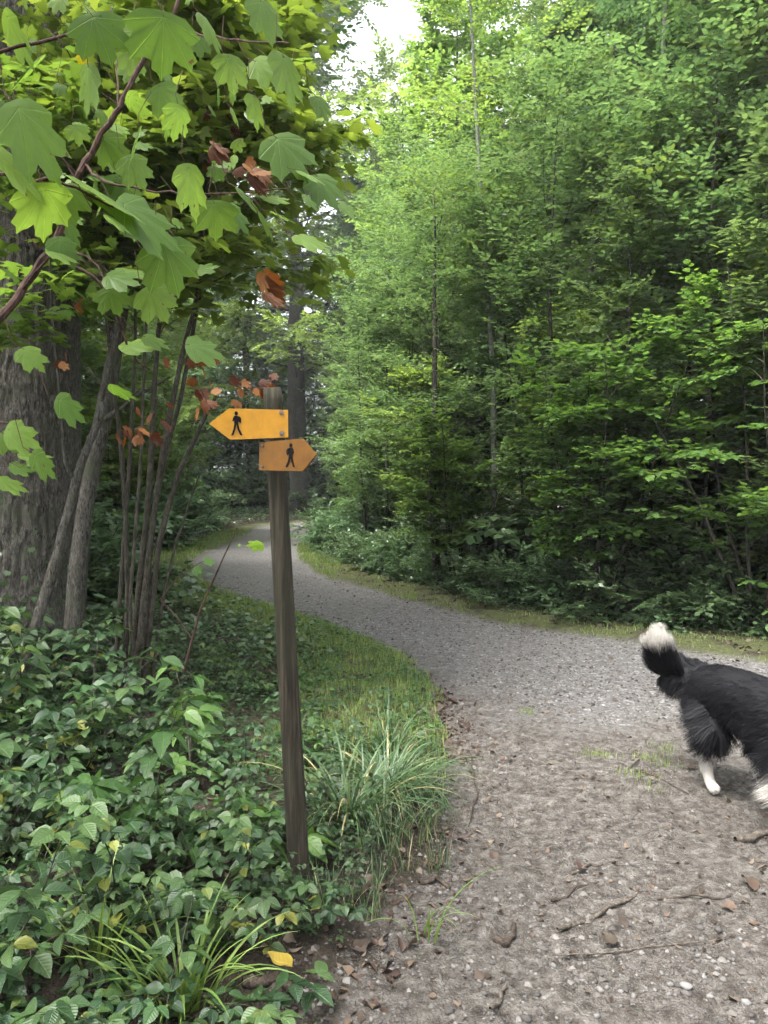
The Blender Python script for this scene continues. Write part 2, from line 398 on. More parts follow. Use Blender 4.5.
for name, sel, lab in (('ground', ~(isr | isd), 'brown and green woodland soil'), ('gravel_road', isr, 'grey gravel forest road bending away'), ('dirt_footpath', isd, 'trodden grey brown earth footpath')):
    q = quads[sel]; used, inv = np.unique(q, return_inverse=True)
    o = mesh_np(name, allV[used], [inv.reshape(q.shape)], M['ground'], None, True, {k: v[used] for k, v in A.items()})
    tag(o, lab, None, None, 'structure')

def scatter(n, x0, x1, y0, y1, keep, rng):
    x = rng.uniform(x0, x1, n); y = rng.uniform(y0, y1, n)
    k = keep(x, y); return x[k], y[k]

# pebbles: one uncountable mass, three stone shapes
def ico(sub=1, seed=0, flat=.6):
    bm = bmesh.new(); bmesh.ops.create_icosphere(bm, subdivisions=sub, radius=1)
    V = np.array([v.co[:] for v in bm.verts]); Fc = np.array([[v.index for v in f.verts] for f in bm.faces]); bm.free()
    r = np.random.default_rng(seed)
    V = V * (1 + r.uniform(-.22, .22, (len(V), 1))) * np.array([1, r.uniform(.6, .9), flat]); return V, [Fc]
def stone_mat(name, a, b, c):
    t = NT(name)
    col = t.ramp(t.attr('rnd'), [(0, a), (.6, b), (1, c)])
    n = t.noise(60, 4, t.obj()); col = t.mix(t.math('MULTIPLY', n.outputs[0], .6), col, (.07, .06, .055))
    return t.done(t.bsdf(col, .85, .3, t.bump(n.outputs[0], .4, .003)))
M['pebble'] = stone_mat('pebble_stone', (.04, .038, .036), (.095, .09, .086), (.19, .182, .175))
M['rock'] = stone_mat('rock_stone', (.11, .106, .10), (.15, .145, .14), (.20, .196, .19))
rg = np.random.default_rng(21)
parts = []
for k in range(3):
    n = 9000
    u = rg.random(n); y = 1.9 * (10.5 / 1.9) ** (u ** .8); x = rg.uniform(-1, 1, n) * (.55 * y + .3)
    r, d_ = masks(x, y)
    cl = fbm(x * 1.4, y * 1.4, 2, 17)
    left = np.exp(-((d_ - .1) / .22) ** 2) * (y < 4)
    corner = np.exp(-(((x - .98) / .25) ** 2 + ((y - 2.35) / .25) ** 2))
    prob = np.where(r > 0, np.where(d_ > 0, np.clip(.15 + r * .8 + .4 * cl, .1, .95), .95), np.where(d_ > -.05, .10 + .5 * (cl > .15) + left * .7 + corner * 2, 0))
    kp = rg.random(n) < prob; x, y = x[kp], y[kp]; n = len(x)
    s = rg.lognormal(math.log(.0050), .5, n) * np.where(masks(x, y)[0] > 0, 1.5, 1); s = np.clip(s, .0025, .018)
    P = np.stack([x, y, hgt(x, y) + s * .15], -1); an = rg.uniform(0, 6.28, n)
    D = np.stack([np.cos(an), np.sin(an), rg.normal(0, .12, n)], -1); N = np.tile([0, 0, 1.], (n, 1)) + rg.normal(0, .15, (n, 3))
    T, Fc = ico(1, 50 + k); parts.append(place(T[:, [0, 1, 2]], Fc, P, D, N, s, rnd=rg.random(n)))
tag(leafmesh('gravel', merge(*parts), M['pebble'], None), 'loose grey pebbles strewn over road and footpath', 'gravel', None, 'stuff')

# crumbs of soil
n = 42000; u = rg.random(n); y = 1.9 * (7.5 / 1.9) ** u; x = rg.uniform(-1, 1, n) * (.55 * y + .3)
r, d_ = masks(x, y); kp = (d_ > -.15) & (rg.random(n) < np.clip(.45 + 1.2 * fbm(x * 1.1 + 4, y * 1.1, 3, 19), .08, 1)); x, y = x[kp], y[kp]; n = len(x)
T = ico(1, 70, .6); T = (T[0], T[1]); bm0 = bmesh.new(); bmesh.ops.create_icosphere(bm0, subdivisions=1, radius=1)
T5 = np.array([[1, 0, 0], [-.2, .9, .1], [-.8, -.3, 0], [.1, -.8, .1], [.1, .1, .75], [-.3, .3, .55]]); bm0.free()
s = np.clip(rg.lognormal(math.log(.0044), .65, n), .0018, .022); an = rg.uniform(0, 6.28, n)
soilc = place(T5, [np.array([[0, 1, 4], [1, 5, 4], [1, 2, 5], [2, 3, 5], [3, 4, 5], [3, 0, 4]])], np.stack([x, y, hgt(x, y) - s * .1], -1), np.stack([np.cos(an), np.sin(an), rg.normal(0, .1, n)], -1), np.tile([0, 0, 1.], (n, 1)) + rg.normal(0, .2, (n, 3)), s, rnd=rg.random(n))
M['crumb'] = stone_mat('soil_crumb', (.032, .027, .023), (.098, .090, .082), (.20, .19, .178))
tag(leafmesh('loose_dirt', soilc, M['crumb'], None), 'crumbs of loose grey brown soil on the footpath', 'dirt', None, 'stuff')

rocks = [(688, 993, .020, 'pale grey angular stone, largest of the cluster at the lower right of the footpath'),
         (672, 987, .012, 'small grey stone just left of the largest pale stone of the footpath cluster'),
         (706, 983, .013, 'grey stone up and right of the largest pale stone of the footpath cluster'),
         (725, 988, .014, 'rounded grey stone at the right end of the footpath stone cluster'),
         (700, 966, .011, 'small light stone at the top of the footpath stone cluster'),
         (663, 978, .010, 'small dark grey stone at the left end of the footpath stone cluster'),
         (502, 780, .017, 'pale oval stone alone on the middle of the earth footpath'),
         (712, 1002, .011, 'small stone just below right of the largest pale stone'),
         (748, 1008, .016, 'grey stone nearest the lower right corner of the footpath'),
         (570, 665, .03, 'flat pale stone embedded in the gravel road'),
         (392, 975, .013, 'whitish stone among leaves at the left edge of the footpath')]
for k, (px, py, s, lab) in enumerate(rocks):
    x, y = G(px, py); T, Fc = ico(2, 80 + k, .55)
    o = mesh_np('stone', T * s, Fc, M['rock'], None, False, {'rnd': np.full(len(T), rg.random())})
    o.location = (x, y, hz(x, y) + s * .2); o.rotation_euler = (0, 0, rg.uniform(0, 6)); tag(o, lab, 'stone', 'larger stones on the paths')

# leaf litter (uncountable) + single big leaves
CURL = ovate(5, .36, .4, .22, .35, 1.0, .12)
def litter(n, x0, x1, y0, y1, keep, s0, s1, mat, name, label, seed, T=CURL):
    r_ = np.random.default_rng(seed); x, y = scatter(n, x0, x1, y0, y1, keep, r_); n = len(x)
    an = r_.uniform(0, 6.28, n); D = np.stack([np.cos(an), np.sin(an), r_.normal(0, .25, n)], -1)
    N = np.stack([r_.normal(0, .6, n), r_.normal(0, .6, n), np.ones(n)], -1) * r_.choice([1, -1], (n, 1)); s = s0 + (s1 - s0) * r_.random(n) ** 2
    P = np.stack([x, y, hgt(x, y) + .006], -1)
    o = leafmesh(name, place(T[0], T[1], P, D, N, s, W=s * r_.uniform(.4, 1.3, n), rnd=r_.random(n)), M[mat], None)
    return tag(o, label, 'leaf litter', None, 'stuff')
def k_path(x, y):
    r, d_ = masks(x, y); pr = np.where(r > 0, .35 + .5 * (r < .4), np.where(d_ > 0, .25 + .75 * (d_ < .35), .4))
    return np.random.default_rng(5).random(len(x)) < pr
litter(14000, -6, 6, 2, 16, k_path, .02, .05, 'litter', 'leaf_litter', 'small dry brown leaves scattered over road, path and verge', 61)
litter(7000, -4.5, .6, 1.8, 9, lambda x, y: np.maximum(*masks(x, y)) < .05, .015, .05, 'litter', 'woodland_litter', 'brown fallen leaves covering soil beneath the brambles', 62)
litter(6000, -3, 8, 6, 22, lambda x, y: (np.maximum(*masks(x, y)) < -.2), .04, .09, 'litter', 'verge_litter', 'brown fallen leaves along the verge under the right hand trees', 63)
litter(2600, -.4, 3.2, 1.9, 6.2, lambda x, y: masks(x, y)[1] > 0, .006, .032, 'litter_red', 'path_scraps', 'scraps of brown leaf and bark scattered on the footpath', 66)
litter(600, .1, .75, 4.2, 5.9, lambda x, y: (masks(x, y)[1] > -.1) & (np.random.default_rng(3).random(len(x)) < np.exp(-((x - .38) / .17) ** 2)), .03, .065, 'litter_red', 'red_leaf_litter', 'drift of reddish brown leaves at the left edge of the footpath', 64)
litter(150, -.3, .35, 2.1, 3.4, lambda x, y: (masks(x, y)[1] > -.12) & (masks(x, y)[1] < .22), .03, .06, 'litter_red', 'edge_leaf_litter', 'brown leaves and scraps by the roots at lower left path edge', 65)
big = [(365, 962, .075, .5, 'litter', 'pale dry leaf on stones beside the base of the bramble bank'), (618, 945, .06, 2., 'litter', 'pale tan leaf lying right of the long curved stick'),
       (586, 878, .055, 1., 'litter_red', 'curled brown leaf above the forked stick on the path'), (650, 783, .08, 3., 'litter_red', 'rust brown leaf beside the mossy hummock near the dog'),
       (757, 895, .085, .2, 'litter_red', 'brown leaf at the right edge of the footpath below the pale stick'), (722, 912, .07, 4., 'litter_red', 'crumpled brown leaf left of the one at the footpath edge'),
       (697, 778, .06, .9, 'litter', 'pale round leaf behind the hind paw of the dog'), (291, 1006, .085, 1.4, 'yellow', 'yellow leaf with brown spots at the foot of the pale grass clump'),
       (498, 858, .05, 2.4, 'litter_red', 'small reddish leaf left of the middle of the footpath'), (727, 792, .05, 2.9, 'litter', 'light tan leaf just right of the hind paw of the dog')]
M['yellow'] = leaf_mat('yellow_leaf', (.45, .33, .05), (.5, .38, .06), (.55, .42, .08), .5, .3, .3, veins=1, objvar=0)
for k, (px, py, s, an, mt, lab) in enumerate(big):
    x, y = G(px, py); T = ovate(8, .42, .45, .16, .1, 1, .03)
    V = T[0].copy(); V[:, 2] += .08 * np.sin(V[:, 1] * 7 + k) ; V = V * s
    o = mesh_np('fallen_leaf', V, T[1], M[mt], None, True, {'rnd': np.full(len(V), .2 + .6 * rg.random()), 'vein': T[2]['vein']}, T[0][:, :2])
    o.location = (x, y, hz(x, y) + .014 + (.05 if mt == 'yellow' else 0)); o.rotation_euler = (rg.normal(0, .2) + (.8 if mt == 'yellow' else 0), rg.normal(0, .2), an); tag(o, lab, 'leaf', 'large fallen leaves')

# ------------------------------------------------------------------ sticks
def stick(pts, rad, lab, mat='bark_stem', name='stick', side=None, zoff=0.3):
    """pts: image-ground points -> world polyline"""
    W = [];
    for (px, py) in pts:
        x, y = G(px, py); W.append([x, y, hz(x, y)])
    W = np.array(W); t = np.linspace(0, 1, 18); tt = np.linspace(0, 1, len(W))
    P = np.stack([np.interp(t, tt, W[:, c]) for c in range(3)], -1)
    P[:, 2] += rad * zoff * 2 + .004 * np.sin(t * 9 + len(lab)) + .004; P[:, 0] += .004 * np.sin(t * 14 + len(lab)); P[:, 1] += .006*np.cos(t*11)
    base = P[0].copy(); P = P - base
    tb = Tubes(); rad_ = rad * np.interp(t, [0, .05, .5, .95, 1], [.55, 1, .9, .6, .3]) * (1 + .14 * np.sin(t * 31 + len(lab)))
    tb.add(P, rad_, 8)
    o = tb.build(name, M[mat]); o.location = base
    tag(o, lab, 'stick', 'fallen sticks on the footpath')
    if side:
        s2 = Tubes()
        for (f, dx, dy, r2) in side:
            i0 = int(f * 17); s2.add(np.array([P[i0], P[i0] + [dx * .5, dy * .5, .008], P[i0] + [dx, dy, .004]]), [r2, r2 * .8, r2 * .4], 6)
        s2.build('side_twig', M[mat], o)
    return o
M['dead_wood'] = bark_mat('dead_wood', (.035, .028, .022), (.085, .070, .056), (.17, .148, .125), 60, 60, .7, .006)
M['dark_wood'] = bark_mat('dark_wet_wood', (.018, .014, .012), (.05, .038, .03), (.10, .08, .065), 60, 60, .7, .006)
stick([(558, 936), (580, 926), (600, 920), (622, 905), (640, 897)], .0085, 'long curved brown stick in the lower middle of the footpath', 'dead_wood', side=[(.8, .03, .03, .004)])
stick([(552, 910), (565, 900), (580, 892), (600, 887)], .0055, 'thin dark stick just above the long curved one', 'dark_wood')
stick([(573, 880), (590, 872), (606, 868)], .007, 'short brown stick above the other sticks mid path', 'dead_wood')
stick([(496, 944), (508, 952), (516, 930)], .014, 'stubby dark lump of wood left of the long curved stick', 'dark_wood', 'wood_chunk')
stick([(738, 850), (752, 843), (768, 838), (800, 830)], .017, 'pale thick bark covered stick under the dog at the right edge', 'dead_wood')
stick([(560, 962), (610, 955), (660, 950), (730, 944)], .003, 'very thin straw coloured stalk lying across the lower right path', 'dead_wood')
stick([(420, 890), (436, 884), (452, 893)], .011, 'dark stick at the left footpath edge beyond the grass blades', 'dark_wood')
stick([(470, 760), (478, 800), (468, 830)], .005, 'thin root like twig beside the drooping sedge clump', 'dark_wood')
stick([(240, 1012), (275, 1004), (300, 1012)], .018, 'dark broken branch at the foot of the bank behind the yellow leaf', 'dark_wood')
stick([(490, 1024), (500, 1008), (506, 992)], .008, 'short brown root end at the bottom edge of the path', 'dead_wood')
stick([(640, 770), (628, 778), (650, 792), (690, 800)], .006, 'dark twig along the mossy hummock near the dog', 'dark_wood')
stick([(660, 905), (690, 900), (715, 903), (735, 899)], .005, 'thin dark twig left of the brown leaves at right', 'dark_wood', side=[(.4, .02, .04, .003)])
# crumbs of bark and twig on the path
rq = np.random.default_rng(90)
x, y = scatter(1500, -.3, 3.4, 2.0, 7.5, lambda x, y: (masks(x, y)[1] > -.05) & (rq.random(len(x)) < .6), rq); n = len(x); an = rq.uniform(0, 6.28, n)
tag(leafmesh('twig_litter', place(TWIG[0], TWIG[1], np.stack([x, y, hgt(x, y) + .004], -1), np.stack([np.cos(an), np.sin(an), rq.normal(0, .1, n)], -1), np.tile([0, 0, 1.], (n, 1)), rq.uniform(.01, .06, n), rq.uniform(.0008, .0026, n), ZW=np.full(n, .0013)), M['dark_wood'], None),
    'crumbs of twig and bark trodden into the footpath', 'litter', None, 'stuff')

# ------------------------------------------------------------------ grass
def blades(P, h, wd, D, bend, segs, rnd):
    """arching blades: P base, D horizontal direction, h length"""
    n = len(P); t = np.linspace(0, 1, segs + 1)
    ang = bend[:, None] * (.22 + .78 * t[None] ** 1.15)                     # angle from vertical
    ds = h[:, None] / segs
    dx = np.sin(ang) * ds; dz = np.cos(ang) * ds
    hx = np.concatenate([np.zeros((n, 1)), np.cumsum(dx[:, :-1], 1)], 1); hzv = np.concatenate([np.zeros((n, 1)), np.cumsum(dz[:, :-1], 1)], 1)
    D = nrm(D); S = np.stack([-D[:, 1], D[:, 0], np.zeros(n)], -1)
    c = P[:, None] + hx[..., None] * D[:, None] + hzv[..., None] * np.array([0, 0, 1.])
    ww = wd[:, None] * (1 - t[None] ** 2.2) * .5 + 1e-4
    L = c - ww[..., None] * S[:, None]; Rr = c + ww[..., None] * S[:, None]
    mid = c.copy(); mid[..., 2] -= ww * .5
    V = np.stack([L, mid, Rr], 2).reshape(-1, 3); k = 3 * (segs + 1)
    q = []
    for s in range(segs):
        o = 3 * s; q += [[o, o + 1, o + 4, o + 3], [o + 1, o + 2, o + 5, o + 4]]
    q = np.array(q)[None] + (np.arange(n) * k)[:, None, None]
    return V, [q.reshape(-1, 4)], {'rnd': np.repeat(rnd, k)}, None
def grass_field(name, n, box, keep, h0, h1, w, lab, seed, mat='grass', segs=2):
    r_ = np.random.default_rng(seed); x, y = scatter(n, *box, keep, r_); n = len(x); an = r_.uniform(0, 6.28, n)
    P = np.stack([x, y, hgt(x, y) - .005], -1)
    o = leafmesh(name, blades(P, r_.uniform(h0, h1, n), np.full(n, w) * r_.uniform(.6, 1.3, n), np.stack([np.cos(an), np.sin(an), an * 0], -1), r_.uniform(.2, 1.5, n), segs, r_.random(n)), M[mat], None)
    tag(o, lab, 'grass', None, 'stuff')
def e_of(x, y): return np.maximum(*masks(x, y))
def near_verge(x, y):
    e = e_of(x, y); return (e < .03) & (e > -1.1) & (fbm(x * 2.2, y * 2.2, 2, 40) > -.30 - .25*(e>-.5))
grass_field('verge_grass', 60000, (-3.2, .5, 4.0, 12), near_verge, .03, .09, .004, 'short lush grass on the near verge inside the road bend', 70)
grass_field('far_verge_grass', 60000, (-3.5, 4.5, 6.3, 22), lambda x, y: (e_of(x, y) < .05) & (e_of(x, y) > -.9) & (sdist(x, y, ROAD) > -1.1) & (x > -3.5) & (fbm(x * 1.8, y * 1.8, 3, 43) > -.12 + .25 * np.random.default_rng(2).random(len(x))), .02, .065, .005, 'thin yellowish grass strip along the far side of the road', 71)
grass_field('path_edge_grass', 3200, (-.35, .3, 2.6, 4.4), lambda x, y: (masks(x, y)[1] < .06) & (masks(x, y)[1] > -.28) & (fbm(x * 5, y * 5, 2, 44) > .0), .05, .20, .0042, 'thin green grass at the left edge of the footpath', 74, 'sedge', 5)
grass_field('bend_grass', 40000, (-9, -1, 11, 36), lambda x, y: (e_of(x, y) < .05) & (e_of(x, y) > -1.4), .05, .14, .012, 'light grass on both sides of the distant road bend', 72)
def tuft_keep(x, y):
    c = [(1.27, 3.92, .09), (1.5, 4.25, .12), (1.22, 4.35, .10), (1.65, 4.5, .1), (.98, 5.3, .07), (1.32, 3.8, .06)]
    return sum(np.exp(-((x - a) ** 2 + (y - b) ** 2) / (s * s)) for a, b, s in c) > np.random.default_rng(1).random(len(x)) + .12
grass_field('path_grass', 14000, (.7, 2, 3.4, 5.6), tuft_keep, .015, .06, .0028, 'sparse short green tufts on the hummock behind the dog', 73)

def clump(name, loc, n, l0, l1, w, lab, mat, spread, seed, bend=(.5, 2.3), dirbias=None, grp=None):
    r_ = np.random.default_rng(seed); an = r_.uniform(0, 6.28, n)
    if dirbias is not None: an = dirbias + r_.normal(0, 1.0, n)
    rad = np.abs(r_.normal(0, spread, n)); P = np.stack([np.cos(an) * rad, np.sin(an) * rad, np.zeros(n)], -1)
    D = np.stack([np.cos(an + r_.normal(0, .3, n)), np.sin(an), an * 0], -1)
    V = blades(P, r_.uniform(l0, l1, n), w * r_.uniform(.6, 1.2, n), D, r_.uniform(*bend, n), 9, r_.random(n))
    o = leafmesh(name, V, M[mat], None); o.location = (loc[0], loc[1], hz(loc[0], loc[1]) - .01)
    o.data.polygons.foreach_set('use_smooth', np.ones(len(o.data.polygons), bool))
    tag(o, lab, 'sedge', grp); return o
clump('sedge_clump', (.02, 3.72), 230, .26, .52, .010, 'large drooping sedge clump beside the footpath, right of the post', 'sedge', .10, 1, (1.9, 3.1))
clump('sedge_clump', (-.15, 3.42), 150, .3, .6, .011, 'sedge clump with straw blades nearest the foot of the post', 'sedge', .09, 2, (1.4, 2.8))
clump('sedge_clump', (.02, 4.3), 70, .22, .42, .008, 'smaller upright sedge clump behind the large drooping one', 'sedge', .08, 3, (.8, 2.4))
clump('sedge_clump', (.0, 3.25), 70, .15, .32, .006, 'thin grass blades below the large sedge clump', 'sedge', .10, 9, (.8, 2.3))
clump('grass_clump', (-.56, 2.14), 55, .18, .38, .013, 'pale green broad bladed grass clump at the bottom edge', 'sedge_light', .06, 4, (.7, 2.2))
clump('grass_clump', (-.86, 2.3), 26, .2, .40, .013, 'few pale grass blades left of the bottom edge clump', 'sedge_light', .05, 5, (.7, 2.1))
clump('grass_clump', (.13, 2.55), 8, .2, .38, .008, 'loose long blades lying at the path edge below the sedges', 'sedge_light', .03, 6, (1.2, 1.9), -1.4)

# ------------------------------------------------------------------ signpost
t = NT('weathered_post_wood'); ob = t.obj(); mp = t.n('ShaderNodeMapping'); mp.inputs['Scale'].default_value = (70, 70, 3); t.l(ob, mp.inputs['Vector'])
n = t.noise(1, 7, mp.outputs[0], .7, .4); n2 = t.noise(2.2, 3, ob)
colr = t.ramp(n.outputs[0], [(.34, (.005, .004, .0025)), (.5, (.022, .0175, .0115)), (.68, (.068, .055, .038))])
colr = t.mix(t.math('MULTIPLY', t.ramp(n2.outputs[0], [(.42, (0, 0, 0)), (.62, (1, 1, 1))]), .5), colr, (.026, .028, .015))
M['post'] = t.done(t.bsdf(colr, .85, .25, t.bump(n.outputs[0], .9, .006)))
def plain(name, c, rough=.5, spec=.4, metal=0, nz=.12, sc=14):
    t = NT(name); n = t.noise(sc, 5, t.obj(), .65)
    col = t.mix(t.math('MULTIPLY', t.ramp(n.outputs[0], [(.35, (0, 0, 0)), (.75, (1, 1, 1))]), nz * 2.5), c, [x * .6 for x in c])
    return t.done(t.bsdf(col, rough, spec, None, metal))
M['sign'] = plain('orange_yellow_sign_paint', (.45, .21, .006), .42, .4, 0, .26, 22)
M['sign_shaded'] = plain('orange_sign_paint_with_shade', (.155, .064, .004), .5, .35, 0, .3, 24)  # sign paint darkened: the shade on the right board is put into the colour
M['black'] = plain('black_print', (.006, .006, .007), .7, .1)
M['bolt'] = plain('bolt_metal', (.20, .15, .12), .5, .5, .6)
pb = G(300, 893); pz = .0
for _ in range(6):
    pz = hz(*pb); dq = (H - pz) * F / (893 - HOR); pb = ((300 - 384) / F * dq, dq)
PB = Vector((pb[0], pb[1], 0)); z0 = hz(*pb)
root = empty('signpost', (PB.x, PB.y, z0)); tag(root, 'weathered round wooden signpost with two yellow arrow boards', 'signpost')
dist = PB.y
ptop = Vector(((272 - 384) / F * dist - PB.x, 0.02, H - (388 - HOR) / F * dist - z0))
def pax(z): return ptop * (z / ptop.z)
tb = Tubes(); zz = np.linspace(-.12, ptop.z, 40)
def pdisp(p, a): return .0013 * np.sin(a * 5 + 1)[None] + .0012 * perlin(p[:, 2:3] * 6 + 0 * a[None], a[None] * 2 + 0 * p[:, :1], 3)
tb.add([list(pax(z)) for z in zz], np.interp(zz, [-.12, 0, ptop.z - .006, ptop.z], [.040, .039, .0345, .032]), 28, disp=pdisp)
V = np.concatenate(tb.V); nring = 28
top = np.arange(len(V) - nring, len(V)); V = np.vstack([V, [list(ptop + Vector((0, 0, .002)))]])
mesh_np('post', V, [np.concatenate(tb.Q), np.array([[top[k], top[(k + 1) % nring], len(V) - 1] for k in range(nring)])], M['post'], root, True)
def extrude(name, outline, y0, y1, mat, parent, bevel=0):
    """outline in (x,z), slab between y0 and y1"""
    bm = bmesh.new(); vs = [bm.verts.new((x, y0, z)) for x, z in outline]; f = bm.faces.new(vs)
    r = bmesh.ops.extrude_face_region(bm, geom=[f]); bmesh.ops.translate(bm, vec=(0, y1 - y0, 0), verts=[g for g in r['geom'] if isinstance(g, bmesh.types.BMVert)])
    bmesh.ops.recalc_face_normals(bm, faces=bm.faces)
    if bevel:
        bmesh.ops.bevel(bm, geom=[e for e in bm.edges if abs((e.verts[0].co - e.verts[1].co).y) < 1e-6], offset=bevel, segments=2, affect='EDGES')
    me = bpy.data.meshes.new(name); bm.to_mesh(me); bm.free(); me.materials.append(mat)
    o = bpy.data.objects.new(name, me); return link(o, parent)
WALK = [ # separate closed outlines, (x right, z up) in a unit-high figure walking right
    [(.0 + .075 * math.cos(a), .915 + .085 * math.sin(a)) for a in np.linspace(0, 2 * math.pi, 14)[:-1]],
    [(-.03, .82), (.07, .82), (.13, .74), (.17, .60), (.13, .575), (.095, .64), (.085, .47), (-.08, .47), (-.10, .62), (-.15, .50), (-.20, .52), (-.14, .72)],
    [(-.085, .465), (.0, .465), (-.04, .25), (-.16, .0), (-.245, .0), (-.255, .02), (-.13, .26)],
    [(-.01, .468), (.085, .465), (.13, .25), (.21, .03), (.25, .0), (.135, .0), (.045, .25)],
    [(-.04, .80), (-.15, .78), (-.21, .70), (-.20, .57), (-.11, .56)],
]
def pictogram(parent, cx, cz, h, y, flip):
    Vs, Fs_, off = [], [], 0
    bm = bmesh.new()
    for k, poly in enumerate(WALK):
        vs = [bm.verts.new((cx + flip * px_ * h, y - .0003 * k, cz + (pz - .5) * h)) for px_, pz in poly]
        f = bm.faces.new(vs); r = bmesh.ops.extrude_face_region(bm, geom=[f])
        bmesh.ops.translate(bm, vec=(0, .0012, 0), verts=[g for g in r['geom'] if isinstance(g, bmesh.types.BMVert)])
    bmesh.ops.triangulate(bm, faces=bm.faces); bmesh.ops.recalc_face_normals(bm, faces=bm.faces)
    me = bpy.data.meshes.new('walker_pictogram'); bm.to_mesh(me); bm.free(); me.materials.append(M['black'])
    return link(bpy.data.objects.new('walker_pictogram', me), parent)
def bolt(parent, x, z, y, r=.0065):
    bm = bmesh.new(); bmesh.ops.create_cone(bm, segments=8, radius1=r, radius2=r * .8, depth=.006, cap_ends=True, matrix=Matrix.Translation((x, y - .0025, z)) @ Matrix.Rotation(math.radians(90), 4, 'X'))
    bmesh.ops.create_cone(bm, segments=16, radius1=r * 1.5, radius2=r * 1.5, depth=.0015, cap_ends=True, matrix=Matrix.Translation((x, y - .0002, z)) @ Matrix.Rotation(math.radians(90), 4, 'X'))
    me = bpy.data.meshes.new('bolt'); bm.to_mesh(me); bm.free(); me.materials.append(M['bolt'])
    return link(bpy.data.objects.new('bolt', me), parent)
m2 = dist / F        # metres per pixel at the post
def zpx(py): return H - (py - HOR) * m2 - z0
# left board: origin at its right end
zc = zpx(425.5); ax = pax(zc)
bd = extrude('sign_board', [(-.213, .0565), (.012, .0525), (.014, .05), (.014, -.05), (.012, -.052), (-.205, -.060), (-.213, -.058), (-.288, 0)], -.004, .004, M['sign'], root, .0012)
bd['label'] = 'bright yellow arrow board pointing left'
dirx = Vector((1, 0.16, 0)).normalized()
bd.location = (ax.x + (286 - 273.5) * m2, -.052, zc); bd.rotation_euler = (0, math.radians(-0.8), math.atan2(dirx.y, dirx.x)); bd.scale = (.9, 1, .93)
pictogram(bd, -.185, .001, .090, -.0062, -1); bolt(bd, -.012, .042, -.006); bolt(bd, -.012, -.036, -.006)
# right board: origin at its left end, right end swings towards the viewer
zc = zpx(457); ax = pax(zc)
bd = extrude('sign_board', [(0, .052), (.196, .060), (.203, .058), (.262, -.001), (.205, -.058), (.198, -.060), (0, -.054)], -.004, .004, M['sign_shaded'], root, .0012)
bd['label'] = 'yellow arrow board pointing right, its shade painted into the colour'
bd.location = (ax.x - (279 - 265) * m2 , -.043, zc); bd.rotation_euler = (0, math.radians(.8), -math.radians(33)); bd.scale = (.97, 1, .93)
pictogram(bd, .150, .0, .088, -.0062, 1); bolt(bd, .018, .038, -.006, .004); bolt(bd, .018, -.040, -.006, .004)

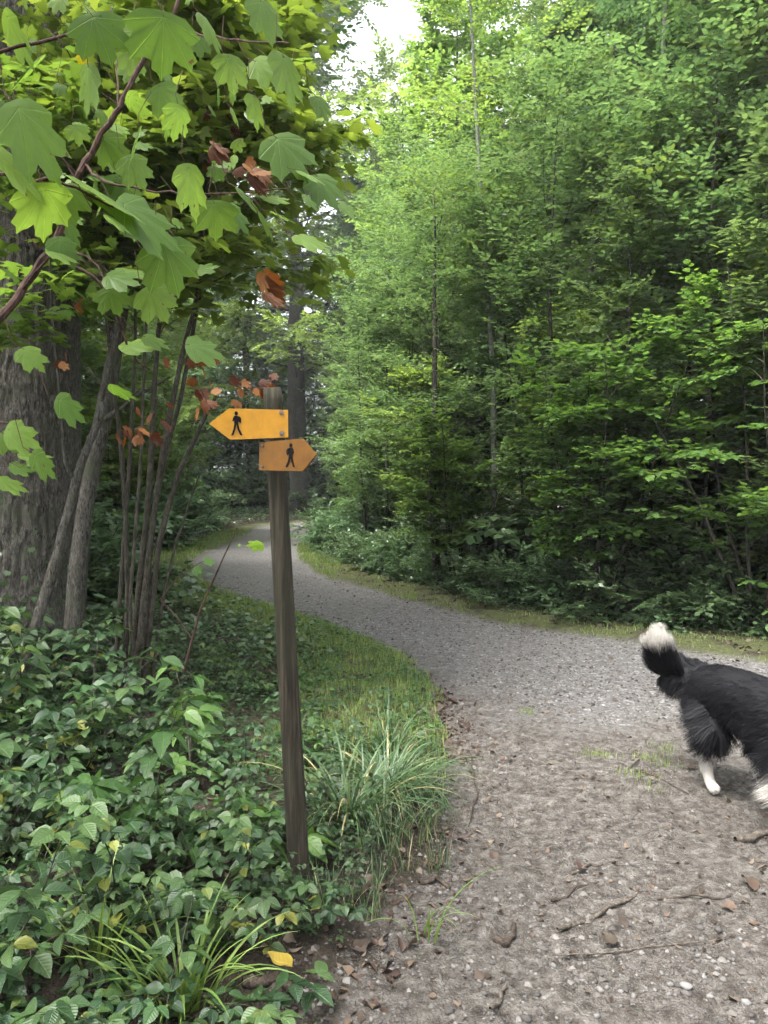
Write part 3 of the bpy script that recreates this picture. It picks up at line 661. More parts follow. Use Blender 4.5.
# ------------------------------------------------------------------ tree generator
def path(rng, p0, d0, L, n, wob=.12, grav=0.0):
    d = np.array(d0, float); d /= np.linalg.norm(d); P = [np.array(p0, float)]
    for k in range(n - 1):
        d = d + rng.normal(0, wob, 3) + np.array([0, 0, grav]); d /= np.linalg.norm(d); P.append(P[-1] + d * L / (n - 1))
    return np.array(P)
def along(P, s):
    f = s * (len(P) - 1); i = min(int(f), len(P) - 2); return P[i] + (P[i + 1] - P[i]) * (f - i), nrm(P[i + 1] - P[i])
class Tree:
    def __init__(s, seed):
        s.r = np.random.default_rng(seed); s.t = Tubes(); s.tw = []   # twigs: start, dir, len
    def trunk(s, H_, r0, lean=(0, 0), n=14, ns=10, p0=(0, 0, -.15), wob=.03, rtop=.12):
        P = path(s.r, p0, (lean[0], lean[1], 1), H_, n, wob, .02); s.P = P; s.H = H_; s.r0 = r0
        rad = r0 * np.interp(np.linspace(0, 1, n), [0, .06, .5, 1], [1.35, 1.0, .68, rtop])
        s.t.add(P, rad, ns); return P
    def limb(s, P0, d, L, r, subs=8, sub_len=.45, twigs=5, twl=.35, grav=.0, flat=.8, wob=.13, s0=.15, sub_up=.1):
        rr_ = s.r; P = path(rr_, P0, d, L, 7, wob, grav); s.t.add(P, np.linspace(r, r * .2, 7), 5)
        sgn = 1
        for k in range(subs):
            q = s0 + (1 - s0) * (k + rr_.random() * .8) / subs; p, dr = along(P, min(q, .99))
            side = np.cross(dr, [0, 0, 1]); side = side / (np.linalg.norm(side) + 1e-6)
            az = rr_.normal(0, 1 - flat)
            up = np.cross(side, dr)
            dd_ = dr * .55 + sgn * side * .85 * math.cos(az) + up * math.sin(az) + np.array([0, 0, sub_up]) + rr_.normal(0, .1, 3); sgn = -sgn
            Ls = sub_len * L * (1.15 - .7 * q) * rr_.uniform(.7, 1.2)
            Q = path(rr_, p, dd_, Ls, 4, .12, grav * .6); s.t.add(Q, np.linspace(r * .32, r * .08, 4), 3)
            s.twigs_on(Q, twigs, twl, flat, .1)
        s.twigs_on(P, twigs, twl, flat, .5)
    def twigs_on(s, Q, nt, twl, flat, s0=.1):
        rr_ = s.r; q = s0 + (1 - s0) * (np.arange(nt) + rr_.random(nt)) / nt
        for k, qq in enumerate(q):
            p, dr = along(Q, min(qq, .99)); side = np.cross(dr, [0, 0, 1]); side = side / (np.linalg.norm(side) + 1e-6) * (1 if k % 2 else -1)
            d_ = dr * .7 + side * .7 + rr_.normal(0, .35 * (1.3 - flat), 3)
            s.tw.append((p, d_, twl * rr_.uniform(.6, 1.25)))
        p, dr = along(Q, .98); s.tw.append((p, dr, twl))
    def leaves(s, T, per, size, droop=.15, tilt=.35, wjit=.15, szj=.25, twig_r=None, petiole=.0):
        rr_ = s.r; P0 = np.array([a[0] for a in s.tw]); D = nrm(np.array([a[1] for a in s.tw])); L = np.array([a[2] for a in s.tw]); n = len(L)
        side = np.cross(D, [0, 0, 1.]); side = nrm(side + 1e-6); up = np.cross(side, D)
        out = []
        j = (np.arange(per) + .6) / per
        Pj = P0[:, None] + D[:, None] * (L[:, None] * j[None])[..., None]; Pj[..., 2] -= (droop * L[:, None] * j[None] ** 2)
        sg = np.where(np.arange(per) % 2, 1, -1)[None, :, None]
        last = (np.arange(per) == per - 1)[None, :, None]
        Dj = np.where(last, D[:, None], D[:, None] * .65 + side[:, None] * sg * .8) + rr_.normal(0, wjit, (n, per, 3)); Dj[..., 2] -= .15
        Nj = up[:, None] * .4 + np.array([0, 0, 1.]) + rr_.normal(0, tilt, (n, per, 3))
        Pj, Dj, Nj = Pj.reshape(-1, 3), nrm(Dj.reshape(-1, 3)), Nj.reshape(-1, 3)
        Pj = Pj + Dj * petiole + rr_.normal(0, .01, Pj.shape)
        sz = size * rr_.uniform(1 - szj, 1 + szj, len(Pj))
        rnd = np.clip(np.repeat(rr_.random(n), per) * .45 + rr_.random(len(Pj)) * .55, 0, 1)
        if twig_r:
            V, Q, _, _ = place(TWIG[0], TWIG[1], P0, D - np.array([0, 0, droop * .8]), up, L, np.full(n, twig_r), ZW=np.full(n, twig_r)); Q = Q[0] + s.t.n
            s.t.V.append(V); s.t.Q.append(Q); s.t.n += len(V)
        ta = T[2] if len(T) > 2 else None
        return place(T[0], T[1], Pj, Dj, Nj, sz, ta=ta, rnd=rnd, uv=ta is not None)
    def build(s, name, label, leafpart, lm, bm_, cat='tree', loc=(0, 0, 0), crown='crown', trunk='trunk'):
        r = empty(name, loc); tag(r, label, cat)
        a_ = s.t.build(trunk, M[bm_], r); b_ = leafmesh(crown, leafpart, M[lm], r)
        return reg(r, [a_, b_])

def forest_tree(seed, H_, r0, base, R, nl, leaf, size, lm, bmk='bark', per=9, subs=10, twigs=5, elev=(.1, .6), twl=.45, shape=None, lean=(0, 0), sub_len=.42, flat=.8, name='forest_tree', label='', tilt=.35, twig_r=None, wob=.03, s0=.15, grav=0.0, lb=.04):
    T = Tree(seed); P = T.trunk(H_, r0, lean, wob=wob); r_ = T.r
    shape = shape or (lambda u: math.sin(math.pi * (.14 + u * .76)) ** .7)
    for k in range(nl):
        u = (k + r_.random() * .7) / nl; q = base + (1 - base) * u
        p, dr = along(P, min(q, .985)); az = k * 2.399 + r_.normal(0, .3); e = elev[0] + (elev[1] - elev[0]) * u + r_.normal(0, .1)
        L = R * shape(u) * r_.uniform(.45, 1.3); d_ = np.array([math.cos(az) * math.cos(e), math.sin(az) * math.cos(e), math.sin(e)])
        T.limb(p, d_, max(L, .3), max(r0 * lb * 10 * (1 - q * .8) * .28, .006), subs, sub_len, twigs, twl, grav, flat, s0=s0)
    return T.build(name, label, T.leaves(leaf, per, size, twig_r=twig_r, tilt=tilt), lm, bmk)

print('trees...')
LT = {}
# tall trees of the wood (14-40 m away)
tall = [forest_tree(100 + k, [17, 20, 15][k], [.13, .17, .10][k], .10, [3.2, 3.8, 2.8][k], 42, LEAF5, [.185, .16, .22][k], ['tall_leaf', 'tall_leaf', 'wood_leaf'][k], per=6, subs=9, twigs=6, elev=(.35, 1.0), name='forest_tree', twl=.5) for k in range(3)]
# far trees
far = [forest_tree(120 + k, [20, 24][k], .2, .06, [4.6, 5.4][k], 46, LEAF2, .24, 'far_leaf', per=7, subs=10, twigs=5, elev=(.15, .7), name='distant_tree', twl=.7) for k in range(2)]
# young beeches of the wood's edge, layered sprays
sap = [forest_tree(140 + k, [6.5, 8.5, 5.2][k], [.035, .045, .028][k], .13, [1.7, 2.1, 1.5][k], 26, BEECH, [.125, .115, .14][k], ['wood_leaf', 'wood_leaf', 'young_leaf'][k], per=5, subs=8, twigs=5, elev=(.45, 1.0), twl=.32, flat=.93, name='young_beech', tilt=.28, twig_r=.0022, grav=.0, shape=lambda u: .35 + .65 * math.sin(math.pi * (.1 + .8 * u))) for k in range(3)]
# dark overhanging tree
darkt = forest_tree(160, 14, .16, .22, 4.6, 46, BEECH, .085, 'dark_leaf', per=9, subs=12, twigs=6, elev=(-.05, .5), twl=.5, flat=.93, name='overhanging_beech', tilt=.25, grav=-.02)
# bushes at the foot of the wood
def bush(seed, Hb, R, n, lm='bush_leaf', size=.07, T_=LEAF5, name='bush'):
    T = Tree(seed); r_ = T.r
    for k in range(n):
        az = r_.uniform(0, 6.28); e = r_.uniform(.45, 1.35); L = Hb * r_.uniform(.6, 1.15)
        T.limb([r_.normal(0, R * .3), r_.normal(0, R * .3), -.05], (math.cos(az) * math.cos(e), math.sin(az) * math.cos(e), math.sin(e)), L, .009, 7, .4, 4, .2, -.06, .6, s0=.1)
    return T.build(name, '', T.leaves(T_, 7, size, tilt=.4), lm, 'bark_stem', 'bush', trunk='stems')
bushes = [bush(180 + k, [1.0, 1.3, .8][k], [.8, 1.0, .7][k], [24, 28, 20][k], size=[.075, .095, .065][k], name='undergrowth_bush') for k in range(3)]

def hazel(seed, Hh, n, lean=None, size=.085):
    T = Tree(seed); r_ = T.r
    for k in range(n):
        az = r_.uniform(0, 6.28); sp = r_.uniform(.08, .30)
        d_ = np.array([math.cos(az) * sp, math.sin(az) * sp, 1.]);
        if lean is not None: d_[:2] += lean
        P = path(r_, [math.cos(az) * .12, math.sin(az) * .12, -.1], d_, Hh * r_.uniform(.75, 1.1), 9, .07, .0); T.t.add(P, np.linspace(.024, .005, 9), 7)
        for m in range(13):
            q = .2 + .78 * (m + r_.random()) / 13; p, dr = along(P, min(q, .98)); a2 = r_.uniform(0, 6.28)
            T.limb(p, dr * .45 + np.array([math.cos(a2), math.sin(a2), .25]), (1.3 - q * .7) * r_.uniform(.5, .9), .006, 4, .5, 3, .26, -.03, .93, s0=.3)
    return T.build('hazel', '', T.leaves(HAZEL, 6, size, tilt=.28, twig_r=.0022, petiole=.012), 'hazel_leaf', 'bark_stem', 'tree', trunk='stems')
haz = [hazel(200, 4.6, 6), hazel(201, 3.8, 7)]

# --- wood edge lines
RE = np.array([(5.5, 6.2), (3.48, 6.97), (1.44, 9.53), (.25, 12.1), (-1.07, 15.3), (-2.2, 20.3), (-2.9, 26), (-3.2, 32), (-2.6, 38), (-.5, 41.5), (5, 42.5)])
seg = np.concatenate([[0], np.cumsum(np.hypot(*np.diff(RE, axis=0).T))])
def redge(s, off):
    x = np.interp(s, seg, RE[:, 0]); y = np.interp(s, seg, RE[:, 1]); x2 = np.interp(s + .5, seg, RE[:, 0]); y2 = np.interp(s + .5, seg, RE[:, 1])
    x1 = np.interp(s - .5, seg, RE[:, 0]); y1 = np.interp(s - .5, seg, RE[:, 1])
    tx, ty = x2 - x1, y2 - y1; l = math.hypot(tx, ty); return x + ty / l * off, y - tx / l * off
used = set()
def put(proto, x, y, s=1, label=None, group=None, rz=None, dz=0):
    rz = rnd_.uniform(0, 6.28) if rz is None else rz
    loc = (x, y, hz(x, y) - .03 + dz)
    if proto.name not in used:
        used.add(proto.name); proto.location = loc; proto.rotation_euler = (0, 0, rz); proto.scale = (s, s, s) if not hasattr(s, '__len__') else s
        if label: proto['label'] = label
        if group: proto['group'] = group
        return proto
    return dup(proto, loc, rz, s, label, group)
rnd_ = random.Random(11)
s = 0.3
while s < 52:       # undergrowth
    off = rnd_.uniform(1.15, 2.2); x, y = redge(s, off)
    near = s < 20
    put(bushes[rnd_.randrange(3)], x, y, rnd_.uniform(.6, .95) if near else rnd_.uniform(.8, 1.25), 'low leafy bush in the undergrowth along the right hand wood edge' if near else 'low bush beside the distant road bend at the wood edge', 'undergrowth bushes along the right wood edge')
    s += rnd_.uniform(.45, .75) if near else rnd_.uniform(.9, 1.5)
s = 0.5
while s < 50:       # second row, taller
    x, y = redge(s, rnd_.uniform(2.4, 3.6))
    put(bushes[rnd_.randrange(3)], x, y, rnd_.uniform(1.0, 1.6), 'taller dark bush standing behind the low right hand undergrowth', 'taller bushes behind the undergrowth')
    s += rnd_.uniform(1.0, 1.8)
s = .8
while s < 48:       # young beeches
    x, y = redge(s, rnd_.uniform(1.9, 3.2) if s < 24 else rnd_.uniform(1.6, 3.0))
    if not (9.5 < s < 12.5): put(sap[rnd_.randrange(3)], x, y, rnd_.uniform(.75, 1.15), 'slender young beech with layered sprays at the right wood edge', 'young beeches at the right wood edge')
    s += rnd_.uniform(1.0, 1.7)
s = 1.4
while s < 46:
    x, y = redge(s, rnd_.uniform(3.4, 5.5))
    put(sap[rnd_.randrange(3)], x, y, rnd_.uniform(.9, 1.35), 'young beech one row inside the right hand wood', 'young beeches inside the right wood')
    s += rnd_.uniform(1.2, 2.0)
s = 2
while s < 54:
    x, y = redge(s, rnd_.uniform(3.5, 8))
    put(tall[rnd_.randrange(3)], x, y, rnd_.uniform(.55, 1.0) if s < 35 else rnd_.uniform(.7, 1.1), 'tall broadleaf tree in the first rows of the right hand wood', 'tall trees of the right wood')
    s += rnd_.uniform(1.4, 2.4)
for k in range(22):
    x, y = redge(rnd_.uniform(0, 52), rnd_.uniform(8, 22))
    put(tall[rnd_.randrange(3)], x, y, rnd_.uniform(.8, 1.2), 'tall broadleaf tree deep inside the right hand wood', 'tall trees deep in the right wood')
for k in range(16):
    put(bushes[rnd_.randrange(3)], 4 + k * 1.5 + rnd_.uniform(-.6, .6), 13 + k * .9 + rnd_.uniform(-1.5, 3), rnd_.uniform(1.6, 2.4), 'tall dark bush in the shade deep inside the right hand wood', 'dark bushes deep inside the right wood')
# hazels and particular trees on the right
put(haz[0], 4.25, 8.6, 1.0, 'multi-stemmed hazel at the right edge of the wood behind the dog', rz=.4)
put(haz[1], 2.75, 9.9, .95, 'bright green hazel with round leaves left of the larger right hand hazel', rz=2.1)
put(haz[0], 5.3, 8.0, .9, 'hazel at the far right frame edge beyond the dog', rz=3.4)
put(haz[1], 1.3, 13.0, .8, 'small hazel behind the pale thin trunk', rz=1.0)
put(darkt, 7.2, 11.5, 1.0, 'dark green beech overhanging the upper right of the wood', rz=.6)
put(darkt, 9.5, 16, 1.2, 'dark green beech behind the overhanging one at upper right', rz=2.6)
put(darkt, 4.6, 17.5, 1.05, 'dark green beech between the sky gaps above the hazels', rz=4.2)

put(darkt, -6.5, -1.5, .9, 'unseen tree added behind the viewer on the left for shade', rz=1.2)  # out of view, added to shade the left bank
put(darkt, 6.5, -5.0, 1.0, 'unseen tree added behind the viewer on the right for shade', rz=2.2)  # also out of view, added for its effect on the light
def thin_tree(seed, name, label, loc, H_, r0, lean, base, nl, R, lm, bmk, elev=(.5, .9), wob=.014):
    t_ = forest_tree(seed, H_, r0, base, R, nl, LEAF5, .075, lm, bmk, per=7, subs=8, twigs=4, elev=elev, twl=.35, lean=lean, name=name, label=label, wob=wob, flat=.85, lb=.03)
    t_.location = (loc[0], loc[1], hz(*loc) - .03); return t_
thin_tree(301, 'ash_tree', 'slim pale grey trunked tree rising straight from the middle of the right wood', (1.95, 13.5), 13, .055, (-.012, 0), .36, 22, 1.6, 'tall_leaf', 'bark_pale')
thin_tree(302, 'young_oak', 'dark thin leaning tree forking upward beside the distant road verge', (.98, 13.6), 7.5, .075, (-.085, 0), .30, 22, 1.9, 'wood_leaf', 'bark', wob=.04)
thin_tree(303, 'ash_tree', 'second pale thin trunk near the upper right sky gaps', (4.9, 13.5), 15, .07, (0.0, 0), .5, 18, 2.0, 'dark_leaf', 'bark_pale')

# the big oak where the road disappears
oak = forest_tree(400, 28, .62, .26, 10, 44, LEAF5, .27, 'tall_leaf', 'bark', per=10, subs=14, twigs=8, elev=(.05, .9), twl=.9, name='oak_tree', label='big old oak with dark trunk where the road disappears', wob=.05, s0=.25, flat=.55, lb=.055, sub_len=.36)
tw = Tubes(); ro = np.random.default_rng(12)
for (z0_, az, L_, r_0) in ((11, .3, 8, .26), (14, 2.6, 8, .24), (16, -.2, 9, .24), (18, 3.0, 7, .2), (20, .5, 7.5, .18), (12.5, -2.4, 7, .2), (22, 1.8, 6, .15)):
    Pq = path(ro, [0, 0, z0_], (math.cos(az), math.sin(az), .45), L_, 12, .42, .03); Pq[0] = [0, 0, z0_]; tw.add(Pq, np.linspace(r_0, .05, 12), 7)
    for m in range(4):
        pp, dr_ = along(Pq, .35 + .18 * m); tw.add(path(ro, pp, dr_ + ro.normal(0, .8, 3), L_ * .4, 7, .4, .04), np.linspace(r_0 * .4, .03, 7), 5)
CH[oak.name].append(tw.build('limbs', M['bark'], oak))
x, y = -5.1, 47.5; oak.location = (x, y, hz(x, y) - .1)
# other trees behind and beyond
for k in range(44):
    x = rnd_.uniform(-34, 12) if k > 13 else -17 + k * 1.7; y = rnd_.uniform(56, 80) if k > 13 else rnd_.uniform(51, 62)
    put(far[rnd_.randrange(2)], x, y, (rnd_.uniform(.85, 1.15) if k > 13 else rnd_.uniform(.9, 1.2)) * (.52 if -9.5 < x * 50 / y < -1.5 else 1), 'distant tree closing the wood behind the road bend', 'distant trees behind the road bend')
for x, y, sc in ((-.6, 50, 1.15), (-3.0, 56, 1.05), (2.6, 51, 1.2), (-9.5, 55, 1.1)):
    put(far[rnd_.randrange(2)], x, y, sc, 'distant tree closing the wood behind the road bend', 'distant trees behind the road bend')
for k in range(16):
    x = rnd_.uniform(-18, 6); y = rnd_.uniform(49, 56)
    put(bushes[rnd_.randrange(3)], x, y, rnd_.uniform(2.2, 3.6), 'large bush at the far end of the road', 'large bushes at the far end of the road')
# left wood beyond the bend
LE = [(-7.4, 36), (-7.2, 30), (-7.0, 25), (-6.6, 20), (-5.2, 15), (-4.4, 11.8)]
for k, (x, y) in enumerate(LE):
    for m in range(4):
        put(bushes[rnd_.randrange(3)], x - rnd_.uniform(.8, 4), y + rnd_.uniform(-2.5, 2.5), rnd_.uniform(1.1, 2.0), 'green bush on the left side of the road bend', 'bushes on the left side of the road bend')
for k in range(26):
    q = rnd_.uniform(0, 5); i0 = int(q); x = LE[i0][0] + (LE[min(i0 + 1, 5)][0] - LE[i0][0]) * (q - i0) - rnd_.uniform(2.0, 12); y = LE[i0][1] + (LE[min(i0 + 1, 5)][1] - LE[i0][1]) * (q - i0) + rnd_.uniform(-2, 6)
    put(tall[rnd_.randrange(3)], x, y, rnd_.uniform(.7, 1.1), 'tall tree of the left hand wood beyond the road bend', 'tall trees of the left wood')
for k in range(12):
    q = rnd_.uniform(0, 5); i0 = int(q); x = LE[i0][0] + (LE[min(i0 + 1, 5)][0] - LE[i0][0]) * (q - i0) - rnd_.uniform(1.2, 3.5); y = LE[i0][1] + (LE[min(i0 + 1, 5)][1] - LE[i0][1]) * (q - i0) + rnd_.uniform(-1.5, 2)
    put(sap[rnd_.randrange(3)], x, y, rnd_.uniform(.8, 1.15), 'young beech left of the road bend', 'young beeches left of the road bend')
for k in range(14):
    put(tall[rnd_.randrange(3)] if k % 2 else darkt, rnd_.uniform(-13, -5.5), rnd_.uniform(7, 13), rnd_.uniform(.7, 1.05), 'shaded tree in the dark left wood behind the big trunk', 'shaded trees behind the big trunk')
for k in range(10):
    put(bushes[rnd_.randrange(3)], rnd_.uniform(-6.5, -3.6), rnd_.uniform(6.8, 10.5), rnd_.uniform(1.0, 1.7), 'dark bush behind the big left trunk', 'dark bushes behind the big left trunk')

# ------------------------------------------------------------------ big trunk at left and its neighbours
def at(px, py, d): return np.array([(px - 384) / F * d, d, H - (py - HOR) / F * d])
T = Tree(500); r_ = T.r
c0 = at(20, 690, 6.35); loc = np.array([c0[0], 6.35, hz(c0[0], 6.35)])
def bigdisp(p, a):
    z = p[:, 2:3]; u = a[None] * 9 / (2 * np.pi) * 2.2
    rid = 1 - np.abs(perlin(u * 1.9 + 0 * z, z * 3.6 + 0 * u + .6 * np.sin(a)[None], 41)) * 2.6
    rid2 = 1 - np.abs(perlin(u * 3.9 + 0 * z, z * 9 + 0 * u, 43)) * 2.6
    wrap = np.minimum(1, np.minimum(a, 2 * np.pi - a)[None] * 4)
    fl = np.exp(-np.maximum(z, 0) / .35) * (.10 + .06 * np.cos(a * 5 + 1)[None])
    return (.016 * rid + .008 * rid2) * wrap + fl
zs = np.concatenate([np.linspace(-.25, 5.2, 420), np.linspace(5.4, 17, 26)])
P = np.stack([.04 * np.sin(zs * .5) + .012 * zs, .03 * np.cos(zs * .6), zs], -1)
T.t.add(P, np.interp(zs, [-.25, 0, .6, 5, 17], [.46, .44, .405, .37, .12]), 220, disp=bigdisp)
for k in range(26):
    q = .42 + .56 * k / 26; p, dr = P[np.argmin(np.abs(zs - q * 17))], None
    az = k * 2.4; e = .1 + .5 * k / 26
    if math.cos(az + .8) > .1 and k < 18: az += 2.6
    T.limb(p, (math.cos(az) * math.cos(e), math.sin(az) * math.cos(e), math.sin(e)), 3.4 * (1.2 - .5 * k / 26), .10 * (1 - .5 * k / 26), 12, .42, 6, .55, 0, .6)
b = T.build('oak_tree', 'thick old tree with deeply furrowed grey bark at the left edge', T.leaves(LEAF5, 8, .12, tilt=.45), 'dark_leaf', 'bark_big', loc=tuple(loc))

def stems_tree(name, label, base, stems, mat, leaf, cat='tree', crown_lm='maple_bright', leafT=None, size=.1, per=5, loc=None, twl=.3, seed=600, extra=None, subs=5, twigs=3, branch_from=.45, nb=9, bl=.7, tilt=.45, crown='crown', elev=.3):
    """stems: list of (list of (px,py,d), r0, r1) read off the photograph's directions, then world polylines"""
    T = Tree(seed); r_ = T.r; loc = np.array(base)
    for pts, ra, rb, leafy in stems:
        W = np.array([at(*p) for p in pts]) - loc; n = 16; tt = np.linspace(0, 1, len(W)); t_ = np.linspace(0, 1, n)
        P = np.stack([np.interp(t_, tt, W[:, c]) for c in range(3)], -1); P[1:-1] = (P[:-2] + P[1:-1] * 2 + P[2:]) / 4
        P += np.cumsum(r_.normal(0, .004, (n, 3)), 0)
        T.t.add(P, np.linspace(ra, rb, n) * (1 + .08 * np.sin(t_ * 20)), 9)
        if leafy:
            for m in range(int(nb * leafy)):
                q = branch_from + (1 - branch_from) * (m + r_.random()) / (nb * leafy); p, dr = along(P, min(q, .98)); a2 = r_.uniform(0, 6.28)
                T.limb(p, dr * .4 + np.array([math.cos(a2), math.sin(a2), elev]), bl * r_.uniform(.6, 1.25), max(rb * .7, .004), subs, .5, twigs, twl, -.03, .8, s0=.25)
    return T, loc
# coppiced maple in the middle left
b0 = at(135, 690, 5.6); b0[2] = hz(b0[0], b0[1]) - .03
st = [([(120, 700, 5.6), (128, 590, 5.6), (125, 480, 5.6), (108, 330, 5.5), (104, 160, 5.4), (100, 0, 5.3)], .022, .008, 1),
      ([(128, 705, 5.6), (140, 580, 5.6), (150, 480, 5.6), (158, 330, 5.5), (190, 180, 5.3), (214, 90, 5.2)], .028, .010, 1.3),
      ([(134, 705, 5.55), (150, 560, 5.5), (166, 450, 5.5), (190, 340, 5.4), (205, 300, 5.3), (218, 150, 5.2), (215, 20, 5.1)], .026, .008, 1.2),
      ([(140, 700, 5.6), (158, 540, 5.5), (180, 470, 5.4), (214, 395, 5.3)], .024, .013, .12),
      ([(146, 700, 5.7), (148, 520, 5.8), (182, 400, 5.8), (196, 300, 5.8), (225, 170, 5.7), (236, 60, 5.6), (225, -60, 5.6)], .02, .007, 1),
      ([(112, 700, 5.7), (122, 560, 5.8), (136, 380, 5.8), (136, 270, 5.9), (140, 120, 6.0)], .018, .007, 1),
      ([(135, 700, 5.4), (128, 600, 5.3), (140, 470, 5.3), (150, 300, 5.2), (160, 120, 5.1)], .016, .006, 1),
      ([(150, 700, 5.6), (160, 610, 5.6), (176, 540, 5.5), (200, 480, 5.4)], .014, .006, .12),
      ([(132, 715, 5.6), (133, 690, 5.6), (136, 660, 5.6), (137, 640, 5.6)], .085, .03, 0)]
T, lc = stems_tree('maple', '', b0, st, None, None, seed=610, nb=8, bl=.85, branch_from=.64, elev=.55)
cr = T.leaves(MAPLE_S, 5, .088, tilt=.45, droop=.3, twig_r=.0018, petiole=.03)
mc = T.build('maple_coppice', 'many-stemmed maple coppice between the big trunk and the signpost', cr, 'maple_bright', 'bark_stem', loc=tuple(lc), trunk='stems')
# withered orange leaves hanging in that maple
r_ = np.random.default_rng(33); Pw = []
for (px, py, d, n, sp) in [(205, 110, 4.9, 16, .1), (215, 150, 4.9, 12, .08), (165, 135, 4.9, 8, .07), (245, 385, 4.6, 9, .05), (210, 400, 4.6, 8, .06), (250, 175, 4.5, 9, .06), (130, 425, 4.6, 10, .06), (190, 370, 5, 10, .1), (150, 420, 4.8, 8, .07), (264, 382, 4.7, 6, .04), (75, 300, 4.6, 3, .03), (60, 360, 4.6, 3, .03), (225, 215, 4.8, 5, .05)]:
    Pw.append(at(px, py, d) + r_.normal(0, sp, (n, 3)))
Pw = np.concatenate(Pw) - lc; n = len(Pw)
wl = place(MAPLE[0], MAPLE[1], Pw, nrm(np.stack([r_.normal(.4, .5, n), r_.normal(0, .5, n), r_.normal(-.8, .3, n)], -1)), r_.normal(0, 1, (n, 3)), r_.uniform(.05, .10, n), W=r_.uniform(.03, .06, n), ta=MAPLE[2], rnd=r_.random(n), uv=True)
o = leafmesh('withered_leaves', wl, M['dead_leaf'], mc); o['label'] = 'withered orange brown leaves'

# two thinner trunks beside the big one
b0 = at(74, 640, 5.9); b0[2] = hz(b0[0], b0[1]) - .05
T, lc = stems_tree('x', '', b0, [([(70, 690, 5.9), (78, 560, 5.95), (88, 480, 6.0), (104, 400, 6.0), (115, 320, 6.0), (122, 240, 6.0), (128, 120, 6.0), (135, -120, 6.1)], .075, .045, 1),
    ([(114, 330, 6.0), (100, 260, 6.0), (84, 200, 6.1), (60, 80, 6.2)], .05, .02, 1), ([(98, 425, 6.0), (140, 395, 5.9), (170, 380, 5.8)], .022, .008, 0)], None, None, seed=620, nb=7, bl=.8, branch_from=.68, elev=.5)
T.build('field_maple', 'crooked rough trunked tree just right of the big furrowed trunk', T.leaves(MAPLE_S, 5, .09, tilt=.45, droop=.3, petiole=.03), 'maple_leaf', 'bark_big', loc=tuple(lc))
b0 = at(20, 690, 5.1); b0[2] = hz(b0[0], b0[1]) - .05
T, lc = stems_tree('x', '', b0, [([(18, 700, 5.1), (35, 620, 5.15), (60, 540, 5.2), (72, 480, 5.25), (100, 400, 5.3)], .042, .026, 0), ([(72, 482, 5.25), (66, 470, 5.2), (64, 420, 5.2), (52, 300, 5.2), (50, 180, 5.1)], .012, .006, .6), ([(100, 400, 5.3), (118, 330, 5.3), (112, 260, 5.2), (100, 160, 5.2)], .022, .006, 1)], None, None, seed=621, nb=9, bl=.55, branch_from=.6, elev=.3)
T.build('leaning_maple', 'thin mossy trunk leaning right across the foot of the big trunk', T.leaves(MAPLE_S, 5, .08, tilt=.4, petiole=.03), 'maple_leaf', 'bark_big', loc=tuple(lc))
# lone leafy sapling right of the coppice
b0 = at(185, 660, 4.9); b0[2] = hz(b0[0], b0[1]) - .02
T = Tree(630); T.t.add(np.array([at(183, 672, 4.9), at(200, 610, 4.85), at(220, 565, 4.8), at(237, 528, 4.75)]) - b0, [.009, .007, .005, .003], 6)
T.t.add(np.array([at(160, 600, 4.9), at(180, 575, 4.85), at(205, 560, 4.8)]) - b0, [.004, .003, .002], 5); T.t.add(np.array([at(192, 640, 4.88), at(175, 615, 4.9), at(160, 600, 4.9)]) - b0, [.005, .004, .004], 5)
Pl = np.array([at(238, 545, 4.74), at(262, 545, 4.7), at(205, 560, 4.8), at(195, 568, 4.8)]) - b0; n = len(Pl)
T.build('maple_sapling', 'bare maple sapling holding one bright leaf left of the signpost', place(MAPLE[0], MAPLE[1], Pl + [[.0, 0, 0]] * n, np.array([[1, -.1, .02], [-1, .1, .03], [1, .2, -.3], [.6, 0, -.5]]), np.array([[0, -.7, .8], [0.2, .6, 1], [0, -.5, 1], [.2, -.6, .4]]), np.array([.0, .085, .05, .04]) + .02, ta=MAPLE[2], rnd=np.array([.9, 1, .5, .3]), uv=True), 'hazel_leaf', 'twig_red', loc=tuple(b0))

# ------------------------------------------------------------------ foreground maple reaching in from the upper left
b0 = np.array([-2.3, 2.1, hz(-2.3, 2.1)])
T = Tree(700); r_ = T.r
def br(pts, ra, rb, ns=8):
    W = np.array([at(*p) for p in pts]) - b0; n = 4 * len(W); t_ = np.linspace(0, 1, n); tt = np.linspace(0, 1, len(W))
    P = np.stack([np.interp(t_, tt, W[:, c]) for c in range(3)], -1); P[1:-1] = (P[:-2] + 2 * P[1:-1] + P[2:]) / 4
    P[1:-1] += r_.normal(0, .003, (n - 2, 3)); T.t.add(P, np.linspace(ra, rb, n), ns); return P
T.t.add(np.array([[0, 0, -.1], [.03, .02, .8], [0, .05, 1.6], [.06, .1, 2.4], [.1, .15, 3.4], [.05, .2, 4.4]]), [.055, .045, .042, .036, .025, .012], 12)
tr = b0
main = br([(-260, 520, 2.25), (-120, 420, 2.3), (-10, 330, 2.35), (25, 290, 2.4), (60, 235, 2.4), (78, 180, 2.4), (100, 140, 2.4), (120, 110, 2.4), (140, 70, 2.4), (165, 40, 2.4), (184, -5, 2.4), (200, -90, 2.4)], .016, .005)
